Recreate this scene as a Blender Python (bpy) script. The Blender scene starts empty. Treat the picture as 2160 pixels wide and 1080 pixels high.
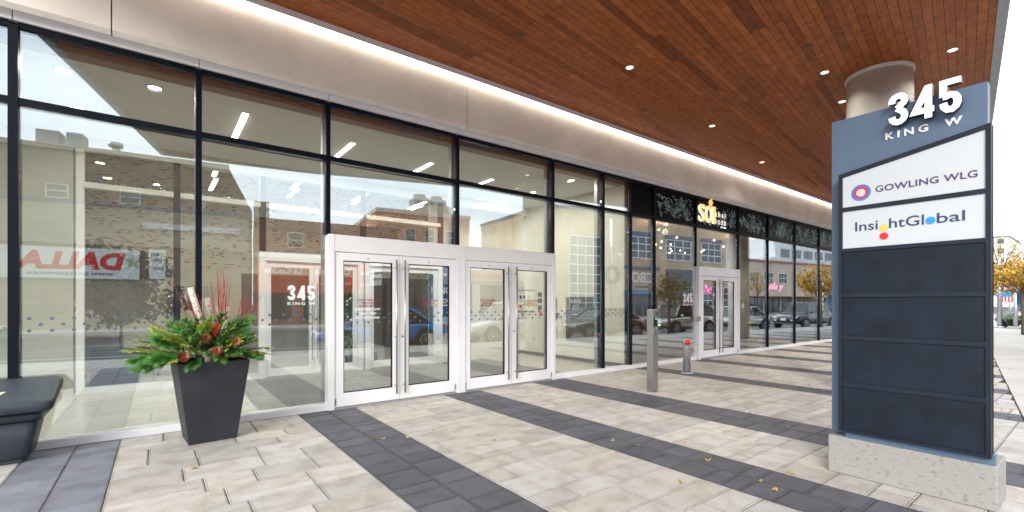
import bpy, bmesh, math, random
from mathutils import Vector, Matrix
R = math.radians
S = bpy.context.scene
C = S.collection
rnd = random.Random(7)

# ------------------------------------------------------------------ camera
cam = bpy.data.cameras.new('camera'); co = bpy.data.objects.new('camera', cam); C.objects.link(co)
cam.sensor_width = 36; cam.lens = 36 * 973.1 / 2160
cam.shift_x = 0; cam.shift_y = (638 - 540) / 2160
cam.clip_start = 0.05; cam.clip_end = 2000
co.location = (0, 0, 1.5); co.rotation_euler = (R(90), 0, R(-37.438))
S.camera = co
S.render.resolution_x = 1024; S.render.resolution_y = 512
S.view_settings.view_transform = 'Standard'; S.view_settings.look = 'None'
S.view_settings.gamma = 1; S.view_settings.exposure = 0.6
S.cycles.use_denoising = True; S.cycles.denoising_input_passes = 'RGB_ALBEDO_NORMAL'; S.cycles.denoising_prefilter = 'ACCURATE'
S.cycles.max_bounces = 10; S.cycles.diffuse_bounces = 4; S.cycles.glossy_bounces = 5
S.cycles.transparent_max_bounces = 24; S.cycles.sample_clamp_indirect = 6
S.cycles.caustics_reflective = False; S.cycles.caustics_refractive = False

# ------------------------------------------------------------------ world
SUN_EL, SUN_AZ = 27, 232
W = bpy.data.worlds.new('World'); S.world = W; W.use_nodes = True
nt = W.node_tree; bg = nt.nodes['Background']
sky = nt.nodes.new('ShaderNodeTexSky'); sky.sky_type = 'NISHITA'; sky.sun_disc = False
sky.sun_elevation = R(SUN_EL); sky.sun_rotation = R(SUN_AZ); sky.dust_density = 3
tc = nt.nodes.new('ShaderNodeTexCoord')
mp = nt.nodes.new('ShaderNodeMapping'); mp.inputs['Scale'].default_value = (1, 1, 2.6)
nz = nt.nodes.new('ShaderNodeTexNoise'); nz.inputs['Scale'].default_value = 2.2; nz.inputs['Detail'].default_value = 7
cr = nt.nodes.new('ShaderNodeValToRGB')
cr.color_ramp.elements[0].position = .3; cr.color_ramp.elements[0].color = (.72, .80, .90, 1)
cr.color_ramp.elements[1].position = .68; cr.color_ramp.elements[1].color = (1, 1, 1, 1)
vm = nt.nodes.new('ShaderNodeVectorMath'); vm.operation = 'SCALE'; vm.inputs['Scale'].default_value = 16
mx = nt.nodes.new('ShaderNodeMix'); mx.data_type = 'RGBA'; mx.inputs['Factor'].default_value = .82
L = nt.links.new
L(tc.outputs['Generated'], mp.inputs['Vector']); L(mp.outputs[0], nz.inputs['Vector']); L(nz.outputs['Fac'], cr.inputs[0])
L(cr.outputs[0], vm.inputs[0]); L(sky.outputs[0], mx.inputs['A']); L(vm.outputs[0], mx.inputs['B'])
L(mx.outputs['Result'], bg.inputs['Color']); bg.inputs['Strength'].default_value = .12

sd = bpy.data.lights.new('sun', 'SUN'); sd.energy = 2.0; sd.angle = R(28); sd.color = (1, .96, .9)
so = bpy.data.objects.new('sun', sd); C.objects.link(so)
az, el = R(SUN_AZ), R(SUN_EL)
dsun = Vector((math.sin(az) * math.cos(el), math.cos(az) * math.cos(el), math.sin(el)))
so.rotation_euler = dsun.to_track_quat('Z', 'Y').to_euler(); so.location = (0, 0, 30)

D = 6.69          # glass line
A8 = R(8)         # the street runs at 8 degrees to the front
SOF = 5.25        # soffit height
def W8(u, v, z=0):
    return Vector((u * math.cos(A8) + v * math.sin(A8), u * math.sin(A8) - v * math.cos(A8), z))

# ------------------------------------------------------------------ materials
def mat(name, col, rough=.6, metal=0, var=.12, scale=6, bump=0, col2=None, emit=None, est=1, spec=.5, stretch=None, attr=False, coat=0, bscale=None, detail=5, lo=.35, hi=.65, fine=0):
    m = bpy.data.materials.new(name); m.use_nodes = True
    n = m.node_tree; p = n.nodes['Principled BSDF']; l = n.links.new
    p.inputs['Roughness'].default_value = rough; p.inputs['Metallic'].default_value = metal
    p.inputs['Specular IOR Level'].default_value = spec
    p.inputs['Coat Weight'].default_value = coat
    t = n.nodes.new('ShaderNodeTexCoord'); src = t.outputs['Object']
    if stretch:
        q = n.nodes.new('ShaderNodeMapping'); q.inputs['Scale'].default_value = stretch
        l(src, q.inputs[0]); src = q.outputs[0]
    z = n.nodes.new('ShaderNodeTexNoise'); z.inputs['Scale'].default_value = scale; z.inputs['Detail'].default_value = detail
    l(src, z.inputs['Vector'])
    r = n.nodes.new('ShaderNodeValToRGB'); e = r.color_ramp.elements
    e[0].position = lo; e[1].position = hi
    c2 = col2 or tuple(max(0, c * (1 - var)) for c in col)
    c1 = col if col2 else tuple(min(1, c * (1 + var)) for c in col)
    e[0].color = (*c2, 1); e[1].color = (*c1, 1)
    l(z.outputs['Fac'], r.inputs[0]); out = r.outputs[0]
    if attr:
        a = n.nodes.new('ShaderNodeAttribute'); a.attribute_name = 'col'
        k = n.nodes.new('ShaderNodeMix'); k.data_type = 'RGBA'; k.blend_type = 'MULTIPLY'; k.inputs['Factor'].default_value = 1
        l(out, k.inputs['A']); l(a.outputs['Color'], k.inputs['B']); out = k.outputs['Result']
    if fine:      # grain of the stone itself
        z4 = n.nodes.new('ShaderNodeTexNoise'); z4.inputs['Scale'].default_value = 95; z4.inputs['Detail'].default_value = 3
        l(src, z4.inputs['Vector']); m4 = n.nodes.new('ShaderNodeMapRange'); m4.inputs['From Min'].default_value = .3; m4.inputs['From Max'].default_value = .7
        m4.inputs['To Min'].default_value = 1 - fine; m4.inputs['To Max'].default_value = 1 + fine * .6
        l(z4.outputs['Fac'], m4.inputs['Value'])
        k4 = n.nodes.new('ShaderNodeMix'); k4.data_type = 'RGBA'; k4.blend_type = 'MULTIPLY'; k4.inputs['Factor'].default_value = 1
        l(out, k4.inputs['A']); l(m4.outputs[0], k4.inputs['B']); out = k4.outputs['Result']
    l(out, p.inputs['Base Color'])
    if bump:
        b = n.nodes.new('ShaderNodeBump'); b.inputs['Strength'].default_value = bump; b.inputs['Distance'].default_value = .01
        z2 = n.nodes.new('ShaderNodeTexNoise'); z2.inputs['Scale'].default_value = bscale or scale * 8; z2.inputs['Detail'].default_value = 4
        l(src, z2.inputs['Vector']); l(z2.outputs['Fac'], b.inputs['Height']); l(b.outputs[0], p.inputs['Normal'])
    if emit:
        p.inputs['Emission Color'].default_value = (*emit, 1); p.inputs['Emission Strength'].default_value = est
    return m

def glass(name, tint=(.93, .97, .95), r0=.11, rough=0, wavy=.03):
    m = bpy.data.materials.new(name); m.use_nodes = True; n = m.node_tree; l = n.links.new
    n.nodes.remove(n.nodes['Principled BSDF']); o = n.nodes['Material Output']
    tr = n.nodes.new('ShaderNodeBsdfTransparent'); tr.inputs[0].default_value = (*tint, 1)
    gl = n.nodes.new('ShaderNodeBsdfGlossy'); gl.inputs['Roughness'].default_value = rough
    gl.inputs['Color'].default_value = (.86, .94, 1, 1)
    lw = n.nodes.new('ShaderNodeLayerWeight'); lw.inputs['Blend'].default_value = .5
    pw = n.nodes.new('ShaderNodeMath'); pw.operation = 'POWER'; pw.inputs[1].default_value = 4
    mr = n.nodes.new('ShaderNodeMapRange'); mr.inputs['To Min'].default_value = r0; mr.inputs['To Max'].default_value = 1
    mi = n.nodes.new('ShaderNodeMixShader')
    l(lw.outputs['Facing'], pw.inputs[0]); l(pw.outputs[0], mr.inputs['Value']); l(mr.outputs[0], mi.inputs[0])
    # very slight waviness of float glass
    t = n.nodes.new('ShaderNodeTexCoord'); z = n.nodes.new('ShaderNodeTexNoise'); z.inputs['Scale'].default_value = .9; z.inputs['Detail'].default_value = 1
    b = n.nodes.new('ShaderNodeBump'); b.inputs['Strength'].default_value = wavy; b.inputs['Distance'].default_value = .03
    l(t.outputs['Object'], z.inputs['Vector']); l(z.outputs['Fac'], b.inputs['Height']); l(b.outputs[0], gl.inputs['Normal'])
    l(tr.outputs[0], mi.inputs[1]); l(gl.outputs[0], mi.inputs[2]); l(mi.outputs[0], o.inputs['Surface'])
    return m

def brick(name, c1, c2, mortar, bw=.22, bh=.075, ms=.01, rough=.8, bump=.3, stretchv=None, vertical=True, var=.3):
    m = bpy.data.materials.new(name); m.use_nodes = True; n = m.node_tree; l = n.links.new; p = n.nodes['Principled BSDF']
    p.inputs['Roughness'].default_value = rough
    t = n.nodes.new('ShaderNodeTexCoord'); src = t.outputs['Object']
    if vertical:   # wall in local x-z: (x+y, z)
        sp = n.nodes.new('ShaderNodeSeparateXYZ'); cb = n.nodes.new('ShaderNodeCombineXYZ'); ad = n.nodes.new('ShaderNodeMath')
        l(src, sp.inputs[0]); l(sp.outputs[0], ad.inputs[0]); l(sp.outputs[1], ad.inputs[1])
        l(ad.outputs[0], cb.inputs[0]); l(sp.outputs[2], cb.inputs[1]); src = cb.outputs[0]
    b = n.nodes.new('ShaderNodeTexBrick'); b.inputs['Scale'].default_value = 1
    b.inputs['Brick Width'].default_value = bw; b.inputs['Row Height'].default_value = bh; b.inputs['Mortar Size'].default_value = ms
    b.inputs['Color1'].default_value = (*c1, 1); b.inputs['Color2'].default_value = (*c2, 1); b.inputs['Mortar'].default_value = (*mortar, 1)
    b.inputs['Bias'].default_value = 0
    l(src, b.inputs['Vector'])
    z = n.nodes.new('ShaderNodeTexNoise'); z.inputs['Scale'].default_value = .7; z.inputs['Detail'].default_value = 6
    l(t.outputs['Object'], z.inputs['Vector'])
    mr = n.nodes.new('ShaderNodeMapRange'); mr.inputs['From Min'].default_value = .3; mr.inputs['From Max'].default_value = .7
    mr.inputs['To Min'].default_value = 1 - var; mr.inputs['To Max'].default_value = 1 + var * .5
    l(z.outputs['Fac'], mr.inputs['Value'])
    k = n.nodes.new('ShaderNodeMix'); k.data_type = 'RGBA'; k.blend_type = 'MULTIPLY'; k.inputs['Factor'].default_value = 1
    l(b.outputs['Color'], k.inputs['A']); l(mr.outputs[0], k.inputs['B']); l(k.outputs['Result'], p.inputs['Base Color'])
    bp = n.nodes.new('ShaderNodeBump'); bp.inputs['Strength'].default_value = bump; bp.inputs['Distance'].default_value = .01; bp.invert = True
    l(b.outputs['Fac'], bp.inputs['Height']); l(bp.outputs[0], p.inputs['Normal'])
    return m

def wood_soffit():
    m = bpy.data.materials.new('soffit wood'); m.use_nodes = True; n = m.node_tree; l = n.links.new; p = n.nodes['Principled BSDF']
    t = n.nodes.new('ShaderNodeTexCoord'); src = t.outputs['Object']
    b = n.nodes.new('ShaderNodeTexBrick'); b.inputs['Scale'].default_value = 1; b.offset = .37; b.offset_frequency = 3
    b.inputs['Brick Width'].default_value = 2.3; b.inputs['Row Height'].default_value = .102; b.inputs['Mortar Size'].default_value = .0035
    b.inputs['Mortar Smooth'].default_value = .1
    b.inputs['Color1'].default_value = (1, 1, 1, 1); b.inputs['Color2'].default_value = (0, 0, 0, 1); b.inputs['Mortar'].default_value = (.5, .5, .5, 1)
    l(src, b.inputs['Vector'])
    r = n.nodes.new('ShaderNodeValToRGB'); e = r.color_ramp.elements
    e[0].position = 0; e[0].color = (.19, .046, .010, 1); e[1].position = 1; e[1].color = (.46, .13, .028, 1)
    x = e.new(.18); x.color = (.33, .087, .018, 1); x = e.new(.85); x.color = (.385, .105, .021, 1)
    l(b.outputs['Color'], r.inputs[0])
    q = n.nodes.new('ShaderNodeMapping'); q.inputs['Scale'].default_value = (1.5, 38, 1)
    z = n.nodes.new('ShaderNodeTexNoise'); z.inputs['Scale'].default_value = 3; z.inputs['Detail'].default_value = 6; z.inputs['Roughness'].default_value = .65
    l(src, q.inputs[0]); l(q.outputs[0], z.inputs['Vector'])
    z3 = n.nodes.new('ShaderNodeTexNoise'); z3.inputs['Scale'].default_value = 9; z3.inputs['Detail'].default_value = 5
    l(src, z3.inputs['Vector'])
    mul = n.nodes.new('ShaderNodeMath'); mul.operation = 'ADD'; l(z.outputs['Fac'], mul.inputs[0]); l(z3.outputs['Fac'], mul.inputs[1])
    mr = n.nodes.new('ShaderNodeMapRange'); mr.inputs['From Min'].default_value = .7; mr.inputs['From Max'].default_value = 1.3
    mr.inputs['To Min'].default_value = .62; mr.inputs['To Max'].default_value = 1.35; l(mul.outputs[0], mr.inputs['Value'])
    k = n.nodes.new('ShaderNodeMix'); k.data_type = 'RGBA'; k.blend_type = 'MULTIPLY'; k.inputs['Factor'].default_value = 1
    l(r.outputs[0], k.inputs['A']); l(mr.outputs[0], k.inputs['B'])
    k2 = n.nodes.new('ShaderNodeMix'); k2.data_type = 'RGBA'; k2.inputs['B'].default_value = (.012, .004, .003, 1)
    l(k.outputs['Result'], k2.inputs['A']); l(b.outputs['Fac'], k2.inputs['Factor']); l(k2.outputs['Result'], p.inputs['Base Color'])
    p.inputs['Roughness'].default_value = .5; p.inputs['Specular IOR Level'].default_value = .25
    bp = n.nodes.new('ShaderNodeBump'); bp.inputs['Strength'].default_value = .25; bp.inputs['Distance'].default_value = .004
    l(z.outputs['Fac'], bp.inputs['Height']); l(bp.outputs[0], p.inputs['Normal'])
    return m

M = {}
M['concrete'] = mat('fascia concrete', (.86, .81, .74), .75, var=.07, scale=1.6, bump=.15, bscale=60)
M['column'] = mat('column concrete', (.66, .64, .60), .7, var=.12, scale=2.2, bump=.25, bscale=40)
M['wood'] = wood_soffit()
M['black'] = mat('black anodised frame', (.003, .006, .014), .5, 0, var=.2, spec=.16)
M['white'] = mat('white painted aluminium', (.84, .85, .88), .38, 0, var=.025, scale=3)
M['grey_trim'] = mat('grey metal trim', (.36, .38, .39), .45, .3, var=.05)
M['steel'] = mat('brushed steel', (.40, .39, .38), .33, .9, var=.06, scale=3, stretch=(40, 40, 1))
M['galv'] = mat('galvanised steel', (.50, .53, .56), .42, .7, var=.18, scale=14)
M['glass'] = glass('lobby glass', (.93, .94, .905), .22)
M['glass_r'] = glass('restaurant glass', (.93, .95, .95), .29)
M['glass_in'] = glass('inner glass', (.96, .98, .96), .025, wavy=0)
M['carglass'] = mat('car glass', (.02, .025, .03), .05, 0, var=.1, spec=.8)
M['winglass'] = mat('street window glass', (.035, .05, .06), .08, 0, var=.4, scale=1.2, spec=.9)
M['ceil'] = mat('lobby ceiling paint', (.76, .81, .80), .8, var=.02, scale=2)
M['cream'] = mat('cream wall paint', (.74, .72, .65), .7, var=.03, scale=2)
M['olive'] = mat('stone grey wall paint', (.52, .53, .48), .7, var=.04, scale=2, stretch=(1, 1, 14))
M['pale'] = mat('pale feature wall', (.60, .55, .48), .8, var=.05, scale=2)
M['base'] = mat('grey skirting', (.18, .17, .15), .5, var=.05)
M['backwall'] = mat('back wall darkened for dimness', (.16, .12, .09), .8, var=.15, scale=1.5)  # dark brown stands in for the dimness of the back room
M['tile'] = brick('lobby floor tile', (.66, .64, .58), (.61, .59, .53), (.62, .60, .55), .9, .9, .008, .22, .1, vertical=False, var=.08)
M['darktile'] = brick('vestibule floor tile', (.20, .195, .185), (.16, .155, .15), (.05, .05, .05), .45, .3, .006, .4, .1, vertical=False, var=.12)
M['beige'] = mat('beige lobby floor', (.52, .47, .39), .3, var=.05)
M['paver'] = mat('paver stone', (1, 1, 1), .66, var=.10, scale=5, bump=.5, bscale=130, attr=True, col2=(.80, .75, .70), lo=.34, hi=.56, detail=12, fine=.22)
M['joint'] = mat('joint sand', (.055, .045, .038), .95, var=.3, scale=30)
M['walk'] = mat('sidewalk concrete', (.50, .49, .47), .85, var=.08, scale=1.2, bump=.2, bscale=80)
M['asphalt'] = mat('asphalt', (.085, .085, .09), .8, var=.2, scale=1.5, bump=.3, bscale=120)
M['line'] = mat('road paint', (.7, .7, .66), .7, var=.15)
M['kerb'] = mat('kerb stone', (.42, .41, .39), .85, var=.1)
M['signblue'] = mat('slate blue panel', (.105, .162, .25), .45, .0, var=.05, scale=2.5, bump=.05, bscale=200, spec=.35)
M['cabinet'] = mat('dark blue cabinet metal', (.009, .015, .028), .5, 0, var=.2, scale=5, spec=.3)
M['darkpanel'] = mat('dark sign blank', (.006, .012, .024), .55, 0, var=.35, scale=4, bump=.3, bscale=300, spec=.28, detail=12)
M['signwhite'] = mat('lit sign face', (.50, .53, .56), .35, var=.01, emit=(.80, .86, .92), est=.08, spec=.3)
M['digit'] = mat('lit digit face', (.85, .87, .9), .35, var=.01, emit=(.95, .97, 1), est=.5)
M['digitside'] = mat('digit return', (.015, .018, .03), .4, .3)
M['purple'] = mat('purple ink', (.050, .022, .13), .5, var=.02)
M['navy'] = mat('navy ink', (.012, .050, .12), .5, var=.02)
M['yellow'] = mat('yellow ink', (.70, .55, .10), .5, var=.02)
M['red'] = mat('red ink', (.72, .010, .045), .5, var=.02)
M['cyan'] = mat('cyan ink', (.01, .30, .66), .5, var=.02)
M['bluering'] = mat('blue ring ink', (.02, .22, .55), .5, var=.05)
M['signconc'] = mat('stained concrete', (.34, .335, .32), .9, var=.1, scale=24, bump=.6, bscale=70, col2=(.22, .215, .20), lo=.30, hi=.44, detail=15, stretch=(1, 1, 1.6))
M['led'] = mat('led strip', (.9, .8, .7), .5, emit=(1, .88, .74), est=6.5)
M['tube'] = mat('linear lamp', (.9, .9, .9), .5, emit=(1, .95, .87), est=9)
M['spot'] = mat('downlight lens', (.8, .8, .8), .3, emit=(1, .92, .80), est=2.2, var=.25, scale=90)
M['ispot'] = mat('lobby downlight lens', (.8, .8, .8), .3, emit=(1, .97, .92), est=5)
M['bulb'] = mat('warm bulb', (.9, .7, .4), .3, emit=(1, .70, .36), est=9)
M['planter'] = mat('charcoal planter resin', (.020, .023, .030), .55, var=.25, scale=3, bump=.25, bscale=90)
M['bin'] = mat('dark grit bin plastic', (.026, .036, .050), .42, var=.2, scale=5, bump=.3, bscale=120)
M['soil'] = mat('soil', (.03, .02, .015), .95, bump=.6, scale=20)
M['pine'] = mat('pine needle green', (.095, .27, .06), .55, var=.4, scale=9, attr=True)
M['fir'] = mat('fir needle green', (.10, .22, .055), .55, var=.35, scale=9, attr=True)
M['cedar'] = mat('cedar frond green', (.36, .48, .07), .55, var=.3, scale=9, attr=True)
M['juniper'] = mat('berried juniper', (.38, .44, .24), .6, var=.3, scale=9, attr=True)
M['twig'] = mat('red dogwood bark', (.34, .012, .020), .45, var=.25, scale=20)
M['bark'] = mat('birch bark', (.66, .60, .52), .8, var=.1, scale=26, stretch=(1, 1, 3), col2=(.16, .12, .09), lo=.36, hi=.44, bump=.3)
M['birchend'] = mat('birch cut end', (.60, .44, .26), .8)
M['cone'] = mat('pinecone scale', (.30, .10, .04), .6, var=.35, scale=30)
M['redleaf'] = mat('red ribbon leaf', (.62, .03, .012), .5, var=.3, scale=12)
M['trunk'] = mat('tree bark', (.12, .09, .065), .9, var=.3, scale=10, bump=.5)
M['leaf_y'] = mat('yellow autumn leaf', (.58, .38, .05), .6, var=.35, scale=3, attr=True)
M['leaf_g'] = mat('turning green leaf', (.19, .17, .035), .6, var=.4, scale=3, attr=True)
M['leaf_d'] = mat('dark indoor leaf', (.008, .022, .009), .35, var=.4, scale=5, attr=True)
M['leaf_o'] = mat('fallen leaf', (.48, .32, .12), .6, var=.35, scale=40)
M['rubber'] = mat('tyre rubber', (.015, .015, .016), .8)
M['rim'] = mat('alloy rim', (.55, .56, .58), .3, .8)
M['chrome'] = mat('chrome', (.7, .7, .7), .12, 1)
M['lamp_w'] = mat('headlight lens', (.75, .78, .8), .1, coat=.5)
M['lamp_r'] = mat('tail light lens', (.45, .01, .01), .15, coat=.5)
M['plate'] = mat('licence plate', (.7, .72, .74), .4)
M['redplastic'] = mat('red cap', (.80, .008, .012), .3, var=.03)
M['blackpl'] = mat('black plastic', (.012, .012, .014), .25)
M['greenled'] = mat('green indicator', (.05, .5, .3), .4, emit=(.05, .8, .45), est=1.2)
M['neon'] = mat('pink neon', (.9, .2, .5), .4, emit=(1, .12, .50), est=1.3)
M['orangelit'] = mat('lit orange letter', (.9, .5, .2), .4, emit=(1, .50, .12), est=.75)
M['whitelit'] = mat('lit white letter', (.9, .9, .9), .4, emit=(1, .92, .85), est=.55)
M['whiteink'] = mat('white vinyl', (.80, .82, .84), .5, var=.01)
M['redvinyl'] = mat('red vinyl', (.62, .03, .03), .5, var=.02)
M['dot'] = mat('slate vinyl dot', (.10, .15, .22), .5, var=.02)
M['palm'] = mat('blue palm line print', (.55, .80, .95), .6, var=.25, scale=4)
M['palmblack'] = mat('gloss black panel', (.005, .006, .008), .35, var=.2, spec=.06)
M['mail'] = mat('bronze grey locker metal', (.20, .19, .165), .4, .5, var=.08)
M['restwall'] = mat('brown timber wall', (.085, .045, .028), .7, var=.3, scale=4, stretch=(1, 1, .2))
M['restfloor'] = mat('dark restaurant floor', (.07, .055, .05), .4)
M['yellowmetal'] = mat('yellow enamel', (.72, .60, .03), .4)
M['sofa'] = mat('beige upholstery', (.52, .46, .37), .85)
M['skin'] = mat('skin', (.48, .28, .2), .6, var=.05)
M['hair'] = mat('dark hair', (.05, .025, .015), .7)
M['plaid'] = brick('red plaid flannel', (.40, .012, .012), (.10, .006, .008), (.02, .004, .006), .11, .09, .012, .9, 0)
M['jeans'] = mat('dark trousers', (.02, .022, .03), .9)
M['pebble_b'] = mat('blue glass pebble', (.015, .10, .20), .08, coat=1, var=.4)
M['pebble_g'] = mat('green glass pebble', (.04, .16, .12), .08, coat=1, var=.4)
M['pebble_c'] = mat('clear grey glass pebble', (.30, .31, .26), .1, coat=1, var=.3)
M['banner_b'] = mat('blue banner cloth', (.015, .10, .25), .6, var=.05)
M['paper'] = mat('notice paper', (.75, .75, .72), .7, var=.03)
M['fabric_red'] = mat('orange red awning', (.52, .085, .035), .85, var=.15, scale=1)
M['awning'] = mat('slate awning', (.075, .10, .13), .85, var=.1)
M['brickA'] = brick('brown brick', (.30, .19, .12), (.24, .15, .10), (.32, .27, .22))
M['stuccoA'] = mat('sand render', (.40, .33, .25), .85, var=.12, scale=.6)
M['brickB'] = brick('red brick', (.36, .10, .05), (.28, .085, .045), (.30, .2, .15))
M['brickC'] = brick('buff brick', (.62, .44, .27), (.54, .39, .24), (.58, .48, .36))
M['terracotta'] = mat('terracotta render', (.46, .22, .13), .85, var=.1, scale=.5)
M['lintel'] = mat('blue grey lintel', (.12, .16, .22), .7)
M['creamstone'] = mat('cream stucco', (.58, .47, .38), .85, var=.1, scale=.7)
M['whitebld'] = mat('white cladding', (.62, .62, .62), .7, var=.05)
M['greybld'] = mat('grey cladding', (.30, .31, .32), .7, var=.1, scale=.6)
M['tealmetal'] = mat('shop blue metal', (.10, .26, .38), .5)
M['roofgrey'] = mat('roof membrane', (.2, .2, .2), .9)
M['orangetile'] = mat('orange roof edge', (.42, .17, .10), .8)

# ------------------------------------------------------------------ mesh builder
class MB:
    def __init__(s):
        s.bm = bmesh.new(); s.cl = s.bm.loops.layers.float_color.new('col'); s.col = (1, 1, 1, 1)
    def f(s, vs, smooth=False):
        try: fa = s.bm.faces.new(vs)
        except ValueError: return None
        fa.smooth = smooth
        for lp in fa.loops: lp[s.cl] = s.col
        return fa
    def poly(s, pts): return s.f([s.bm.verts.new(p) for p in pts])
    def box(s, x0, x1, y0, y1, z0, z1, T=None):
        P = [Vector((x, y, z)) for z in (z0, z1) for x, y in ((x0, y0), (x1, y0), (x1, y1), (x0, y1))]
        if T is not None: P = [T @ p for p in P]
        v = [s.bm.verts.new(p) for p in P]
        for q in ((3, 2, 1, 0), (4, 5, 6, 7), (0, 1, 5, 4), (1, 2, 6, 5), (2, 3, 7, 6), (3, 0, 4, 7)): s.f([v[i] for i in q])
        return s
    def extr(s, pts, d):
        d = Vector(d); a = [s.bm.verts.new(p) for p in pts]; b = [s.bm.verts.new(Vector(p) + d) for p in pts]; n = len(a)
        s.f(a[::-1]); s.f(b)
        for i in range(n): s.f([a[i], a[(i + 1) % n], b[(i + 1) % n], b[i]])
        return s
    def prism(s, pts, z0, z1): return s.extr([(x, y, z0) for x, y in pts], (0, 0, z1 - z0))
    def tube(s, pts, rad, n=8, caps=True):
        pts = [Vector(p) for p in pts]
        if not hasattr(rad, '__len__'): rad = [rad] * len(pts)
        rings = []
        up = Vector((0, 0, 1)); d0 = (pts[1] - pts[0]).normalized()
        a = d0.orthogonal().normalized()
        for i, p in enumerate(pts):
            d = (pts[min(i + 1, len(pts) - 1)] - pts[max(i - 1, 0)]).normalized()
            a = (a - d * a.dot(d)).normalized(); b = d.cross(a)
            rings.append([s.bm.verts.new(p + (a * math.cos(t) + b * math.sin(t)) * rad[i]) for t in [2 * math.pi * k / n for k in range(n)]])
        for i in range(len(rings) - 1):
            for k in range(n): s.f([rings[i][k], rings[i][(k + 1) % n], rings[i + 1][(k + 1) % n], rings[i + 1][k]], n > 5)
        if caps: s.f(rings[0][::-1]); s.f(rings[-1])
        return s
    def cyl(s, p, r, h, n=20, r2=None, ax=(0, 0, 1)):
        p = Vector(p); return s.tube([p, p + Vector(ax) * h], [r, r2 if r2 is not None else r], n)
    def lathe(s, prof, c=(0, 0, 0), n=20, T=None):
        rings = []
        for r, z in prof:
            ring = []
            for k in range(n):
                t = 2 * math.pi * k / n; p = Vector((c[0] + r * math.cos(t), c[1] + r * math.sin(t), c[2] + z))
                ring.append(s.bm.verts.new(T @ p if T is not None else p))
            rings.append(ring)
        for i in range(len(rings) - 1):
            for k in range(n): s.f([rings[i][k], rings[i][(k + 1) % n], rings[i + 1][(k + 1) % n], rings[i + 1][k]], True)
        s.f(rings[0][::-1]); s.f(rings[-1]); return s
    def ball(s, c, r, sc=(1, 1, 1), n=10):
        pr = [(max(r * math.sin(math.pi * i / (n // 2 + 1)), .001 * r), -r * math.cos(math.pi * i / (n // 2 + 1))) for i in range(n // 2 + 2)]
        T = Matrix.Translation(c) @ Matrix.Diagonal((*sc, 1)); return s.lathe(pr, (0, 0, 0), n, T)
    def ring(s, c, r0, r1, th, T=None, n=28):
        prof = [(r0, 0), (r1, 0), (r1, th), (r0, th)]; rings = []
        for r, z in prof:
            rings.append([s.bm.verts.new((T @ Vector((r * math.cos(2 * math.pi * k / n), r * math.sin(2 * math.pi * k / n), z))) + Vector(c)) for k in range(n)])
        for i in range(4):
            for k in range(n): s.f([rings[i][k], rings[i][(k + 1) % n], rings[(i + 1) % 4][(k + 1) % n], rings[(i + 1) % 4][k]])
        return s
    def build(s, name, m, parent=None, bevel=0, loc=None, rot=None, kind=None, seg=2):
        bmesh.ops.recalc_face_normals(s.bm, faces=s.bm.faces)
        me = bpy.data.meshes.new(name); s.bm.to_mesh(me); s.bm.free()
        me.materials.append(m if not isinstance(m, str) else M[m])
        o = bpy.data.objects.new(name, me); C.objects.link(o)
        if parent: o.parent = parent
        if loc is not None: o.location = loc
        if rot is not None: o.rotation_euler = rot
        if kind: o['kind'] = kind
        if bevel:
            b = o.modifiers.new('bevel', 'BEVEL'); b.width = bevel; b.segments = seg; b.limit_method = 'ANGLE'; b.angle_limit = R(40)
        return o

def tag(o, label, cat, group=None):
    o['label'] = label; o['category'] = cat
    if group: o['group'] = group
    return o
def thing(name, label, cat, loc=(0, 0, 0), rz=0, group=None):
    o = bpy.data.objects.new(name, None); C.objects.link(o); o.location = loc; o.rotation_euler = (0, 0, rz)
    o.empty_display_size = .2
    return tag(o, label, cat, group)
def copy_tree(o, parent=None):
    c = o.copy(); C.objects.link(c); c.parent = parent
    for ch in list(o.children): copy_tree(ch, c)
    return c
def bx(name, m, parent, *a, bevel=0, T=None, kind=None):
    return MB().box(*a, T=T).build(name, m, parent, bevel, kind=kind)

TX = {'front': Matrix.Rotation(R(90), 4, 'X'),                                   # reads towards +X, faces -Y
      'side': Matrix.Rotation(R(-90), 4, 'Z') @ Matrix.Rotation(R(90), 4, 'X'),   # reads towards -Y, faces -X
      'back': Matrix.Rotation(R(180), 4, 'Z') @ Matrix.Rotation(R(90), 4, 'X')}   # reads towards -X, faces +Y
def text(name, body, m, parent, org, w, h, face='front', ext=.002, bold=0, mirror=False, spacing=1, shear=0, kind=None):
    """lettering fitted to width w and height h with its lower start corner at org"""
    cu = bpy.data.curves.new(name, 'FONT'); cu.body = body; cu.size = 1; cu.extrude = .05; cu.offset = bold; cu.space_character = spacing; cu.shear = shear
    cu.resolution_u = 3
    t = bpy.data.objects.new(name + '_c', cu); C.objects.link(t)
    dg = bpy.context.evaluated_depsgraph_get(); dg.update()
    me = bpy.data.meshes.new_from_object(t.evaluated_get(dg)); bpy.data.objects.remove(t); bpy.data.curves.remove(cu)
    xs = [v.co.x for v in me.vertices]; ys = [v.co.y for v in me.vertices]
    x0, x1, y0, y1 = min(xs), max(xs), min(ys), max(ys)
    for v in me.vertices:
        x = (v.co.x - x0) / (x1 - x0) * w; y = (v.co.y - y0) / (y1 - y0) * h
        if mirror: x = w - x
        p = TX[face] @ Vector((x, y, v.co.z / .05 * ext)) + Vector(org)
        v.co = p
    me.name = name
    me.materials.clear(); me.materials.append(M[m]); me.update()
    if mirror: me.flip_normals()
    o = bpy.data.objects.new(name, me); C.objects.link(o)
    if parent: o.parent = parent
    return o

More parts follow.
